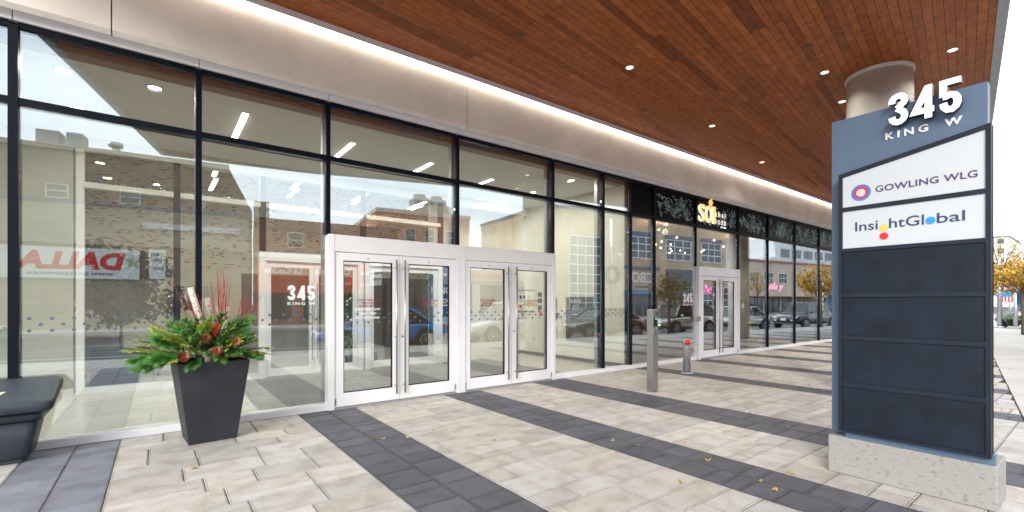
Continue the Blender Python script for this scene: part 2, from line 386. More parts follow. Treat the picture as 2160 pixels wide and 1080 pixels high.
# ================================================================== SETTING: ground
g = MB(); g.box(-250, 400, -300, 300, -.5, -.16); g.build('ground', 'asphalt', kind='structure')
def strip(name, m, u0, u1, v0, v1, z0, z1, bevel=0):
    return MB().prism([W8(u, v)[:2] for u, v in ((u0, v0), (u1, v0), (u1, v1), (u0, v1))], z0, z1).build(name, m, bevel=bevel, kind='structure')
# city sidewalk next to the pavers, poured in slabs
sw = MB()
u = -30
while u < 130:
    sw.prism([W8(a, b)[:2] for a, b in ((u, .535), (u + 1.79, .535), (u + 1.79, 2.42), (u, 2.42))], -.12, 0.0); u += 1.8
sw.build('sidewalk', 'walk', kind='structure', bevel=.004)
strip('kerb', 'kerb', -60, 130, 2.42, 2.6, -.16, -.002, .01)
strip('far_kerb', 'kerb', -80, 130, 17, 17.18, -.16, 0, .01)
strip('far_sidewalk', 'walk', -80, 130, 17.18, 21.1, -.16, -.004)
rl = MB()
for k in range(-12, 40): rl.prism([W8(a, b)[:2] for a, b in ((k * 4, 9.7), (k * 4 + 2, 9.7), (k * 4 + 2, 9.82), (k * 4, 9.82))], -.16, -.156)
rl.build('road_marking', 'line', kind='structure')
strip('parking_line', 'line', -40, 120, 5.0, 5.1, -.16, -.156)

# --- pavers: courses between dark bands, every stone its own block in one sheet
bands = [(-1.03, -.33), (1.48, 2.23), (3.67, 4.36), (5.55, 6.36), (8.60, 9.14), (11.0, 11.6), (13.2, 13.8), (15.4, 16.0), (17.6, 18.2), (19.8, 20.4), (22, 22.6), (24.2, 24.8), (26.4, 27), (28.6, 29.2), (30.8, 31.4)]
pv = MB()
GAP = .0035
def outer(x): return .69 + .1405 * (x - 8.5) - .02
def stone(x0, x1, y0, y1, col, rim=.50):
    lim = outer((x0 + x1) / 2)
    if y1 <= lim + .02: return
    pts = [(x0 + GAP, y0 + GAP), (x1 - GAP, y0 + GAP), (x1 - GAP, y1 - GAP), (x0 + GAP, y1 - GAP)]
    pts = [(a, max(b, outer(a))) for a, b in pts]
    if pts[3][1] - pts[0][1] < .02 or pts[2][1] - pts[1][1] < .02: return
    pv.col = (*col, 1)
    dz = rnd.uniform(-.0012, .0012); c = .004
    cx = (x0 + x1) / 2; cy = (y0 + y1) / 2
    v0 = [pv.bm.verts.new((a, b, -.03)) for a, b in pts]
    v1 = [pv.bm.verts.new((a, b, -.003 + dz)) for a, b in pts]
    v2 = [pv.bm.verts.new((a + (c if a < cx else -c), b + (c if b < cy else -c), dz)) for a, b in pts]
    for A, B in ((v0, v1), (v1, v2)):
        for i in range(4): pv.f([A[i], A[(i + 1) % 4], B[(i + 1) % 4], B[i]])
    wv = .022 if rim < .47 else .013; v3 = [pv.bm.verts.new((a + (c + wv if a < cx else -c - wv), b + (c + wv if b < cy else -c - wv), dz)) for a, b in pts]
    k = rim * rnd.uniform(.85, 1.1); dk = tuple(q * k for q in col) + (1,)
    for i in range(4):
        fa = pv.f([v2[i], v2[(i + 1) % 4], v3[(i + 1) % 4], v3[i]])
        for lp in fa.loops: lp[pv.cl] = dk if lp.vert in v2 else (*col, 1)
    pv.f(v3)
def light():
    k = rnd.uniform(.86, 1.10); w = rnd.uniform(-.02, .02)
    return (.55 * k + w * .6, .53 * k, .505 * k - w * .6)
def dark(dry=1):  # argument only scales the stone colour
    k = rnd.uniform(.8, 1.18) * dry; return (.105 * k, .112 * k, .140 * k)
YT = D - .055
edges = [-6.2] + [e for b in bands for e in b] + [34]
for i in range(len(edges) - 1):
    a, b = edges[i], edges[i + 1]
    if i % 2 == 0:        # light field: courses parallel to the front, wide and narrow
        y = YT
        while y > outer(b) - .4 and y > -2:
            d = rnd.choice([.37, .37, .30, .25, .37])
            x = a + rnd.choice([0, -.12, -.25])
            first = True
            while x < b - .01:
                wd = rnd.choice([.37, .50, .62, .75, .50])
                x1 = min(b, x + wd)
                if b - x1 < .2: x1 = b
                xa = max(x, a)
                if x1 - xa > .03:
                    if d > .34 and rnd.random() < .28:
                        q = rnd.choice([.37, .63]) * d; stone(xa, x1, y - q, y, light()); stone(xa, x1, y - d, y - q, light())
                    else: stone(xa, x1, y - d, y, light())
                x = x1
            y -= d
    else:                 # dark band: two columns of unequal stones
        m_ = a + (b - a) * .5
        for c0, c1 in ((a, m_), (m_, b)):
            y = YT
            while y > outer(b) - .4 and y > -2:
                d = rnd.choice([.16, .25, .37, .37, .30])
                stone(c0, c1, y - d, y, dark(2.1 if i == 1 else 1), .62 if i == 1 else .45); y -= d  # leftmost dark band drawn paler than the others, with a weaker rim
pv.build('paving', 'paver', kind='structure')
jb = MB(); jb.prism([(-6.2, outer(-6.2)), (34, outer(34)), (34, YT + .05), (-6.2, YT + .05)], -.14, -.0085)
jb.build('paving_bed', 'joint', kind='structure')

# ================================================================== OFFICE BUILDING
B = thing('office_building', 'modern office building with black framed glass front and wood soffit', 'building')
XM = [-6, -3.6, -1.15, .38, 1.87, 3.95, 6.10, 7.56, 8.48, 9.37, 11.16, 13.40, 15.29, 17.32, 19.45, 21.6, 23.8, 26, 28.2, 30.4, 32.6]
T0, T1, ZT = 3.48, 3.545, 4.27
def is_door(i): return XM[i] in (1.87, 3.95, 11.16)
# mullions, transoms, header
for i, x in enumerate(XM):
    w = .036 if x == -1.15 else (.03 if x < 9.5 else .012)
    z0 = 2.45 if x in (1.87, 3.95, 6.10, 11.16, 13.40) else .09
    bx('mullion', 'black', B, x - w, x + w, D - .05, D + .13, z0, ZT)
for i in range(len(XM) - 1):
    a, b = XM[i] + .031, XM[i + 1] - .031
    if XM[i] == -1.15: a += .006
    if XM[i + 1] == -1.15: b -= .006
    rest = XM[i] >= 9.3
    gm = 'glass_r' if XM[i] >= 8.4 else 'glass'
    bx('transom', 'black', B, a, b, D - .045, D + .11, T0, T1)
    bx('header', 'white', B, XM[i] + .004, XM[i + 1] - .004, D - .07, D + .02, 4.30, 4.40)
    bx('head_frame', 'black', B, a, b, D - .04, D + .1, 4.245, ZT + .028)
    if XM[i] >= 8.4:   # opaque spandrel panels over the shop
        sp = bx('spandrel_panel', 'palmblack', B, a, b, D - .005, D + .03, T1 + .002, 4.243)
        if rest:
            fr = MB()
            n = int((b - a) * 46)
            for k in range(n):      # sprays of palm strokes
                x = rnd.uniform(a + .06, b - .06); z = rnd.uniform(3.62, 4.14); an = rnd.uniform(0, math.pi)
                ln = rnd.uniform(.05, .15); wd = rnd.uniform(.0035, .006)
                dx, dz = math.cos(an), math.sin(an)
                p0 = Vector((x - dx * ln / 2, D - .0065, z - dz * ln / 2)); p1 = Vector((x + dx * ln / 2, D - .0065, z + dz * ln / 2))
                if min(p0.z, p1.z) < 3.56 or max(p0.z, p1.z) > 4.23 or min(p0.x, p1.x) < a + .01 or max(p0.x, p1.x) > b - .01: continue
                nx = Vector((-dz, 0, dx)) * wd; q = Vector((0, .001, 0))
                mid = (p0 + p1) / 2 + Vector((-dz, 0, dx)) * ln * .12
                for s0, s1 in ((p0, mid), (mid, p1)): fr.extr([s0 - nx, s1 - nx, s1 + nx, s0 + nx], q)
            for k in range(max(2, int((b - a) * 2.2))):   # whole fronds: a rib with leaflets
                x = rnd.uniform(a + .25, b - .25); z = rnd.uniform(3.75, 4.0); an = rnd.uniform(.3, 2.8); L0 = .42
                for j in range(9):
                    t = (j / 8 - .5) * L0; c = Vector((x + math.cos(an) * t, D - .0065, z + math.sin(an) * t))
                    for sg in (-1, 1):
                        a2 = an + sg * .75; e = c + Vector((math.cos(a2), 0, math.sin(a2))) * .13
                        if 3.56 < e.z < 4.22 and a + .01 < e.x < b - .01 and 3.56 < c.z < 4.22:
                            nx = Vector((-math.sin(a2), 0, math.cos(a2))) * .003; fr.extr([c - nx, e - nx, e + nx, c + nx], (0, .001, 0))
            fr.build('palm_print', 'palm', sp)
    else:
        bx('window_pane', gm, B, a, b, D - .005, D + .019, T1 + .002, 4.243)
    if is_door(i):
        bx('window_pane', gm, B, a, b, D - .005, D + .019, 2.452, T0 - .002)
    else:
        bx('sill', 'white', B, XM[i] + .003, XM[i + 1] - .003, D - .06, D + .12, 0, .085, bevel=.004)
        p = bx('window_pane', gm, B, a, b, D - .005, D + .019, .09, T0 - .002)
        d = MB()
        n = int((b - a - .06) / .083)
        for k in range(n):
            for r_ in range(3):
                if (k + r_) % 2: continue
                d.cyl((a + .07 + k * .083, D - .0065, 1.335 - r_ * .062), .017, .001, 10, ax=(0, 1, 0))
        if XM[i] < 8.4: d.build('safety_dots', 'dot', p)
    # inside edge frames that show as grey returns
    if XM[i] < 8.4: bx('frame_return', 'grey_trim', B, b - .002, b + .028, D + .115, D + .20, .09, 4.24)

def door_pair(x0, x1, xm, g1, g2, hx, gm, zt=2.45):
    bx('door_jamb', 'white', B, x0, x0 + .085, D - .09, D + .09, 0, zt, bevel=.004)
    bx('door_jamb', 'white', B, x1 - .085, x1, D - .09, D + .09, 0, zt, bevel=.004)
    bx('door_head', 'white', B, x0 + .087, x1 - .087, D - .085, D + .09, 2.215, zt, bevel=.004)
    bx('threshold', 'grey_trim', B, x0 + .087, x1 - .087, D - .1, D + .1, .001, .022)
    for k, ((a, b), (p, q)) in enumerate((((x0 + .092, xm - .004), g1), ((xm + .004, x1 - .092), g2))):
        z0, z1 = .035, 2.205
        lf = MB(); y0, y1 = D - .07, D - .02
        lf.box(a, p, y0, y1, z0, z1); lf.box(q, b, y0, y1, z0, z1)
        lf.box(p, q, y0, y1, z0, .22); lf.box(p, q, y0, y1, 2.095, z1)
        lf = lf.build('door_leaf', 'white', B)
        fr = MB()
        for s_ in ((p, p + .012, .22, 2.095), (q - .012, q, .22, 2.095), (p + .012, q - .012, .22, .232), (p + .012, q - .012, 2.083, 2.095)): fr.box(s_[0], s_[1], y0 + .008, y1 - .004, s_[2], s_[3])
        fr.build('glazing_gasket', 'black', lf)
        bx('door_glass', gm, lf, p + .012, q - .012, D - .052, D - .036, .232, 2.083)
        h = MB(); x = hx[k]
        h.tube([(x, D - .135, .13), (x, D - .135, 2.14)], .0135, 12)
        for z in (.25, 2.02): h.tube([(x, D - .135, z), (x, D - .069, z)], .010, 8)
        h.build('pull_handle', 'steel', lf)
        hm = MB(); hx2 = b - .05 if k == 0 else a + .05
        hm.cyl((hx2, D - .0705, .98), .017, .006, 14, ax=(0, -1, 0)); hm.build('lock_cylinder', 'steel', lf)
        bx('hinge', 'steel', lf, (a if k == 0 else b) - .012, (a if k == 0 else b) + .012, D - .082, D - .0705, .06, .15)
        bx('lock', 'steel', lf, (a + b) / 2 - .01, (a + b) / 2 + .01, D - .075, D - .0705, 2.13, 2.15)
    return
door_pair(1.86, 3.985, 2.905, (2.07, 2.80), (3.06, 3.78), (2.84, 2.975), 'glass')
door_pair(3.99, 6.12, 5.055, (4.18, 4.91), (5.20, 5.92), (4.945, 5.13), 'glass')
door_pair(11.22, 13.38, 12.25, (11.46, 12.10), (12.45, 13.08), (12.17, 12.33), 'glass_r')

# lettering on doors and panes
NUM = []
NUM.append((1.36, 1.53, .095, .20, .03))
text('window_lettering', 'KING W', 'whiteink', B, (1.36, D - .008, 1.465), .35, .04, bold=.02, spacing=1.4)
NUM.append((10.62, 1.50, .11, .23, .035))
text('window_lettering', 'KING W', 'whiteink', B, (10.62, D - .008, 1.42), .40, .045, bold=.02, spacing=1.4)
for j, s_ in enumerate(('EMERGENCY EXIT', 'UNLOCKED', 'BY FIRE ALARM')):
    w = (.38, .25, .34)[j]
    text('door_lettering', s_, 'whiteink', B, (2.43 - w / 2, D - .056, 1.385 - j * .062), w, .032, bold=.01)
    for cx in (2.45, 3.42, 4.56, 5.55):
        w2 = w * .85
        text('door_lettering', s_, 'redvinyl', B, (cx - w2 / 2, D - .032, 1.52 - j * .042), w2, .028, bold=.02, mirror=True)
d = MB()
for (p, q) in ((2.07, 2.80), (3.06, 3.78), (4.18, 4.91), (5.20, 5.92)):
    for k in range(9):
        for r_ in range(3):
            if (k + r_) % 2 == 0: d.cyl((p + .04 + k * .081, D - .0545, 1.335 - r_ * .062), .016, .001, 10, ax=(0, 1, 0))
d.build('safety_dots', 'dot', B)
d = MB()
for x in (6.62, 6.74, 6.86): d.ring((x, D - .007, 1.53), .034, .042, .001, Matrix.Rotation(R(90), 4, 'X'), 16); d.box(x - .018, x + .018, D - .008, D - .007, 1.522, 1.538)
d.build('window_symbols', 'whiteink', B)
for z, w in ((1.44, .12), (1.40, .2), (1.36, .2), (1.25, .16)): bx('window_lettering', 'whiteink', B, 6.66, 6.66 + w, D - .008, D - .007, z, z + .008)
dc = MB(); dc.ring((13.72, D - .007, 1.40), .055, .07, .001, Matrix.Rotation(R(90), 4, 'X'), 20); dc.ring((13.72, D - .007, 1.40), .01, .03, .001, Matrix.Rotation(R(90), 4, 'X'), 20); dc.build('window_symbols', 'whiteink', B)
for j, ch in enumerate('0 PH07'):
    if ch != ' ': text('window_lettering', ch, 'whiteink', B, (19.82, D - .008, 2.12 - j * .19), .10, .14, bold=.02)

# concrete band: long precast panels with a chamfered bottom edge
YF = 6.50
PJ = [-6, -.4, 4.05, 11.45, 18.8, 26, 33.4]
for i in range(len(PJ) - 1):
    a, b = PJ[i] + .006, PJ[i + 1] - .006
    prof = [(YF, 5.235), (YF, 4.41), (YF + .035, 4.36), (D - .03, 4.402), (D + .1, 4.402), (D + .1, 5.235)]
    MB().extr([(a, y, z) for y, z in prof], (b - a, 0, 0)).build('concrete_panel', 'concrete', B, bevel=.003)
bx('backing_wall', 'concrete', B, -6, 33.4, D + .105, D + .3, 4.3, 5.24)
# led cove along the joint of soffit and concrete
cv = thing('cove_light', 'continuous warm white light strip along the top of the concrete band', 'light strip', (0, 0, 0))
bx('lens', 'led', cv, -1.45, 33, YF - .07, YF - .012, 5.195, 5.222)
bx('shield_lip', 'white', cv, -1.45, 33, YF - .085, YF - .0755, 5.165, 5.249)  # added lip keeping the strip's direct light off the wood
bx('housing', 'grey_trim', cv, -1.45, 33, YF - .075, YF - .002, 5.224, 5.249)
# soffit polygon
outl = [(33.4, 4.42), (8.26, .88), (7.4, .55), (5.6, .0), (4, -.5), (2.4, -.85), (.93, -1.07), (.15, -1.25), (-1.27, 4.38), (-1.9, 6.8), (33.4, 6.8)]
Ti = Matrix.Rotation(-A8, 4, 'Z')
pts = [(Ti @ Vector((x, y, 0)))[:2] for x, y in outl]
so_ = MB().prism(pts, SOF, SOF + .05).build('wood_soffit', 'wood', B, rot=(0, 0, A8))
tr = MB()
def off(k, d):
    p = Vector((*outl[k], 0)); a = Vector((*outl[k - 1], 0)) if k else p + (p - Vector((*outl[1], 0))); b = Vector((*outl[k + 1], 0))
    t = (b - a).normalized(); n = Vector((t.y, -t.x, 0))
    if n.dot(Vector((0, -1, 0))) < 0 and k < 8: n = -n
    if k >= 8: n = Vector((-1, -.25, 0)).normalized()
    return p + n * d
for k in range(0, 9):
    a, b, c_, d_ = off(k, .003), off(k + 1, .003), off(k + 1, .11), off(k, .11)
    tr.extr([v + Vector((0, 0, SOF - .02)) for v in (a, b, c_, d_)], (0, 0, .62))
tr.build('canopy_fascia', 'grey_trim', B)
up = MB().prism([(x, y + (0.02 if y < 6 else 0)) for x, y in outl[:-2]] + [(-1.9, 18), (33.4, 18)], SOF + .055, 14); up.build('upper_storeys', 'whitebld', B)
bx('wing_wall', 'concrete', B, -6.2, -1.95, D + .0, D + 10, 5.3, 14)
for i, (x, y) in enumerate(((9.42, 2.36), (19.2, 3.80), (28.6, 5.1))):
    c = MB(); c.lathe([(.44, .004), (.44, SOF - .06)], (x, y, 0), 48); c = c.build('column', 'column', B)
    MB().ring((x, y, SOF - .055), .435, .455, .052, Matrix.Identity(4), 48).build('collar', 'concrete', c)
bx('entrance_slab', 'kerb', B, 1.9, 6.1, YT + .0, D + .1, -.14, .001)
bx('entrance_slab', 'kerb', B, 11.3, 13.3, YT + .0, D + .1, -.14, .001)

# ---- lobby behind the glass
bx('lobby_floor', 'tile', B, -6, 1.10, D + .12, 15, -.1, .001)
bx('lobby_floor', 'darktile', B, 1.102, 6.9, D + .1, 10.2, -.1, .001)
bx('lobby_floor', 'tile', B, 1.102, 6.9, 10.202, 15, -.1, .001)
bx('lobby_floor', 'beige', B, 6.902, 8.44, D + .12, 15, -.1, .001)
bx('lobby_ceiling', 'ceil', B, -6, 8.44, D + .32, 10.2, 4.2, 4.28)
bx('blind_pocket', 'base', B, -6, 8.44, D + .11, D + .31, 4.18, 4.24)
bx('lobby_ceiling', 'ceil', B, -6, 8.44, 10.42, 15, 5.16, 5.2)
bx('bulkhead', 'cream', B, -6, 8.44, 10.205, 10.415, 4.0, 5.2)
bx('lobby_wall', 'cream', B, 8.445, 8.60, D + .12, 11.2, 0, 5.2)
bx('lobby_wall', 'cream', B, 5.72, 8.44, 11.0, 11.15, 0, 5.2)
bx('skirting', 'base', B, 8.43, 8.444, D + .13, 10.99, 0, .10)
bx('lobby_wall', 'olive', B, -6, -1.10, 10.25, 10.4, 0, 4.0)
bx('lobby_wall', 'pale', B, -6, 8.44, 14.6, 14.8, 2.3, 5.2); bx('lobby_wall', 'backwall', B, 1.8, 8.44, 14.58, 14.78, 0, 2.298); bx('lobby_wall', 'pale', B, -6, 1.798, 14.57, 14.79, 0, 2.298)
bx('lobby_wall', 'cream', B, -6.2, -6.0, D + .12, 15, 0, 5.2)
mo = MB()
for k in range(1500):
    x = rnd.uniform(-3.5, 7.5); z = rnd.uniform(2.4, 5.1); w = rnd.uniform(.05, .13); s_ = rnd.choice([-.35, 0, 0, .3])
    mo.extr([(x, 14.594, z), (x + w, 14.594, z + s_ * .05), (x + w, 14.594, z + .022 + s_ * .05), (x, 14.594, z + .022)], (0, .004, 0))
mo = mo.build('mosaic_tiles', mat('rust mosaic', (.42, .09, .035), .5, var=.5, scale=2), B, kind='stuff')
# inner glazed screen
def isc(name, m, *a): return bx(name, m, B, *a)
for x in (-1.02, .26, 1.64, 3.66, 5.62):
    isc('screen_post', 'white' if x < 0 else 'black', x - .05, x + .05, 10.24, 10.36, 2.51 if x > 1 else .1, 4.0)
isc('screen_sill', 'white', -1.07, 1.59, 10.25, 10.35, .001, .1)
for a, b in ((-.97, .21), (.31, 1.59), (1.69, 3.61), (3.71, 5.57)):
    isc('screen_shelf', 'cream', a, b, 10.2, 10.40, 3.38, 3.47)
    isc('window_pane', 'glass_in', a, b, 10.295, 10.305, 3.472, 3.998)
    isc('window_pane', 'glass_in', a, b, 10.295, 10.305, .102 if b < 1.6 else 2.512, 3.378)
for a, b in ((1.57, 3.64), (3.68, 5.64)):
    isc('door_jamb', 'white', a, a + .12, 10.22, 10.38, .001, 2.33); isc('door_jamb', 'white', b - .12, b, 10.22, 10.38, .001, 2.33)
    isc('door_head', 'white', a, b, 10.22, 10.38, 2.332, 2.508)
    m_ = (a + b) / 2
    for p, q in ((a + .125, m_ - .003), (m_ + .003, b - .125)):
        lf = MB()
        lf.box(p, p + .09, 10.27, 10.32, .02, 2.325); lf.box(q - .09, q, 10.27, 10.32, .02, 2.325)
        lf.box(p + .09, q - .09, 10.27, 10.32, .02, .17); lf.box(p + .09, q - .09, 10.27, 10.32, 2.21, 2.325)
        lf = lf.build('door_leaf', 'white', B)
        bx('door_glass', 'glass_in', lf, p + .09, q - .09, 10.29, 10.30, .17, 2.21)
        hx = q - .05 if q < m_ + .1 else p + .05
        MB().tube([(hx, 10.2, .3), (hx, 10.2, 1.9)], .014, 8).build('pull_handle', 'steel', lf)
# restaurant volume
bx('shop_floor', 'restfloor', B, 8.7, 33.3, D + .12, 15, -.1, .001)
bx('shop_ceiling', 'restwall', B, 8.7, 33.3, D + .12, 15, 4.25, 4.3)
bx('shop_wall', 'restwall', B, 8.7, 33.3, 14.6, 14.8, 0, 4.24)
bx('shop_wall', 'restwall', B, 8.605, 8.75, D + .12, 14.6, 0, 4.24)
bx('shop_wall', 'restwall', B, 33.2, 33.4, D + .12, 14.6, 0, 5.2)
bx('shop_column', 'black', B, 15.02, 15.30, 7.3, 7.6, 0.001, 4.24)
bx('shop_column', 'restwall', B, 14.50, 14.85, 7.2, 7.5, 0.001, 4.24)

# ================================================================== soffit lights and sensors
def light_fix(name, label, x, y, z, m, r=.066, grp=None, cat='ceiling light'):
    t = thing(name, label, cat, (x, y, z), group=grp)
    MB().ring((0, 0, -.008), r * .86, r, .010, Matrix.Identity(4), 24).build('trim', 'grey_trim', t)
    MB().cyl((0, 0, -.005), r * .84, .006, 24).build('lens', m, t)
    return t
lab = {(5.96, 4.7): 'lit round downlight in the wood soffit above the entrance paving, nearest the camera',
       (8.61, 2.87): 'lit round downlight in the soffit just left of the concrete column',
       (9.35, 1.46): 'lit round downlight in the soffit beyond the column, nearest the outer edge',
       (9.32, 5.19): 'lit round downlight in the soffit above the steel opener post, near the light strip',
       (12.8, 5.73): 'small far lit downlight in the soffit above the restaurant doors',
       (10.12, 3.09): 'lit round downlight in the soffit half hidden by the top of the blue sign'}
for (x, y), l_ in lab.items():
    t = light_fix('soffit_downlight', l_, x, y, SOF, 'spot', grp='round downlights in the wood soffit')
    al = bpy.data.lights.new('lamp_glow', 'AREA'); al.shape = 'DISK'; al.size = .13; al.energy = 3.5; al.spread = R(120); al.color = (1, .93, .82)
    ao = bpy.data.objects.new('lamp_glow', al); C.objects.link(ao); ao.parent = t; ao.location = (0, 0, -.02)
sl = {(4.03, 5.06): 'dull brown disc in the wood soffit above the second pair of entrance doors',
      (7.55, 2.72): 'dull brown disc in the wood soffit between two lit downlights toward the column',
      (7.5, 5.58): 'dull brown disc in the soffit close to the light strip, above the lobby wall panes',
      (10.77, 6.07): 'small dull brown disc in the soffit by the light strip above the restaurant sign'}
brownd = mat('brown cover disc', (.13, .06, .04), .6)
for (x, y), l_ in sl.items():
    t = MB(); t.lathe([(.05, 0), (.062, .006), (.062, .012)], (0, 0, -.011), 20)
    tag(t.build('cover_disc', brownd, loc=(x, y, SOF)), l_, 'sensor cover', 'brown cover discs in the soffit')

# linear lamps in the lobby
LIN = [((.98, 7.5, 8.8), 'left pane'), ((2.6, 7.8, 8.9), 'first doors'), ((4.18, 8.0, 8.95), 'middle mullion'), ((5.78, 8.25, 8.95), 'second doors'),
       ((.94, 10.6, 11.8), 'left pane'), ((2.53, 10.8, 12.05), 'first doors'), ((4.13, 11.0, 12.4), 'middle mullion'), ((5.75, 11.25, 12.5), 'second doors')]
for i, ((x, y0, y1), w_) in enumerate(LIN):
    front = i < 4
    t = thing('linear_light', f"thin white {'front row' if front else 'back row'} ceiling lamp seen above the {w_}", 'linear lamp', (x, (y0 + y1) / 2, 4.2 if front else 4.24), group='linear lamps in the lobby')
    L2 = (y1 - y0) / 2
    bx('housing', 'white', t, -.045, .045, -L2, L2, -.012, -.001)
    bx('diffuser', 'tube', t, -.038, .038, -L2 + .01, L2 - .01, -.02, -.0125)
    if not front:
        c = MB()
        for yy in (-L2 + .1, L2 - .1): c.tube([(0, yy, 0), (0, yy, .92)], .003, 5)
        c.build('cable', 'steel', t)
    al = bpy.data.lights.new('lamp_glow', 'AREA'); al.shape = 'RECTANGLE'; al.size = .09; al.size_y = 2 * L2; al.energy = 40 if front else (80 if i == 4 else 12); al.color = (1, .98, .94)
    ao = bpy.data.objects.new('lamp_glow', al); C.objects.link(ao); ao.parent = t; ao.location = (0, 0, -.03)
for x, y, w_ in ((-.88, 7.41, 'upper of two by the left window edge'), (-.9, 8.74, 'lower of two by the left window edge'), (-.04, 7.33, 'beside the first long mullion, unlit looking'), (7.23, 7.29, 'above the lobby side wall, near the glass'), (7.27, 8.64, 'above the lobby side wall, middle one'), (7.33, 9.93, 'above the lobby side wall, farthest in')):
    t = light_fix('lobby_downlight', 'round white lobby downlight, ' + w_, x, y, 4.2, 'ispot', .085, 'round downlights in the lobby ceiling')
    al = bpy.data.lights.new('lamp_glow', 'AREA'); al.shape = 'DISK'; al.size = .14; al.energy = 16; al.color = (1, .96, .88)
    ao = bpy.data.objects.new('lamp_glow', al); C.objects.link(ao); ao.parent = t; ao.location = (0, 0, -.02)

# ================================================================== SIGN PYLON
SG = thing('sign_pylon', 'slate blue street number sign with tenant panels on a stained concrete base', 'sign', (4.74, 1.03, 0))
def sb(name, m, x0, x1, y0, y1, z0, z1, par=SG, bevel=0): return bx(name, m, par, x0 - 4.74, x1 - 4.74, y0 - 1.03, y1 - 1.03, z0, z1, bevel=bevel)
cb = MB(); cb.box(0.0, .42, -.525, .525, 0.0, .325)
cb.build('concrete_base', 'signconc', SG, bevel=.012, seg=3)
sb('back_panel', 'signblue', 4.83, 4.93, .565, 1.555, .34, 3.125, bevel=.003)
sb('plinth_box', 'signblue', 4.76, 4.828, .52, 1.43, .327, .40)
# cabinet: frame with slanted top
cab = MB()
ya, yb = 1.465 - 1.03, .535 - 1.03
def ztop(y): return 2.61 + (1.465 - (y + 1.03)) / (.93) * .175
X0, X1 = -.03, .085
cab.extr([(X1, ya, .385), (X1, yb, .385), (X1, yb, ztop(yb)), (X1, ya, ztop(ya))], (-.045, 0, 0))
# rim bars
fr = MB()
wv = .028
fr.extr([(X0, ya, .38), (X0, ya - wv, .38), (X0, ya - wv, ztop(ya - wv)), (X0, ya, ztop(ya))], (X1 - X0, 0, 0))
fr.extr([(X0, yb + wv, .38), (X0, yb, .38), (X0, yb, ztop(yb)), (X0, yb + wv, ztop(yb + wv))], (X1 - X0, 0, 0))
a_, b_ = ya - wv - .0005, yb + wv + .0005
fr.extr([(X0 + .001, a_, ztop(a_) - .034), (X0 + .001, b_, ztop(b_) - .034), (X0 + .001, b_, ztop(b_)), (X0 + .001, a_, ztop(a_))], (X1 - X0 - .01, 0, 0))
for z0, z1 in ((.381, .405), (.775, .812), (1.18, 1.215), (1.545, 1.58), (1.935, 1.965), (2.285, 2.32)):
    fr.box(X0 + .001, X1 - .01, b_, a_, z0, z1)
cab.build('cabinet_back', 'cabinet', SG)
fr.build('cabinet_frame', 'cabinet', SG)
xf = X0 + .012
def panel(m, z0, z1=None):
    p = MB()
    if z1 is None: p.extr([(xf, a_, z0), (xf, b_, z0), (xf, b_, ztop(b_) - .035), (xf, a_, ztop(a_) - .035)], (.02, 0, 0))
    else: p.box(xf, xf + .02, b_, a_, z0, z1)
    return p.build('sign_panel', m, SG)
P1 = panel('signwhite', 2.321); P2 = panel('signwhite', 1.966, 2.284)
for z0, z1 in ((1.581, 1.934), (1.216, 1.544), (.813, 1.179), (.406, .774)): panel('darkpanel', z0, z1)
def sy(y): return y - 1.03
xs_ = xf - .0025
text('lettering', 'GOWLING WLG', 'purple', P1, (xs_, sy(1.205), 2.413), .60, .052, 'side', .002, spacing=1.05, bold=.008)
lg = Matrix.Rotation(R(-90), 4, 'Y')
MB().ring((xs_ + .002, sy(1.305), 2.43), .052, .068, .004, lg, 32).build('logo_outer_ring', 'bluering', P1)
MB().ring((xs_ + .002, sy(1.305), 2.43), .034, .051, .004, lg, 32).build('logo_inner_ring', 'red', P1)
text('lettering', 'Insi', 'navy', P2, (xs_, sy(1.345), 2.105), .155, .078, 'side', .002, bold=.004)
text('lettering', 'htGl', 'navy', P2, (xs_, sy(1.115), 2.105), .215, .080, 'side', .002, bold=.004)
text('lettering', 'bal', 'navy', P2, (xs_, sy(.825), 2.105), .155, .078, 'side', .002, bold=.004)
for y, z, m in ((1.150, 2.112, 'yellow'), (1.150, 2.045, 'red'), (.862, 2.132, 'cyan')):
    MB().cyl((xs_ + .002, sy(y), z), .029, -.004, 28, ax=(1, 0, 0)).build('logo_dot', m, P2)
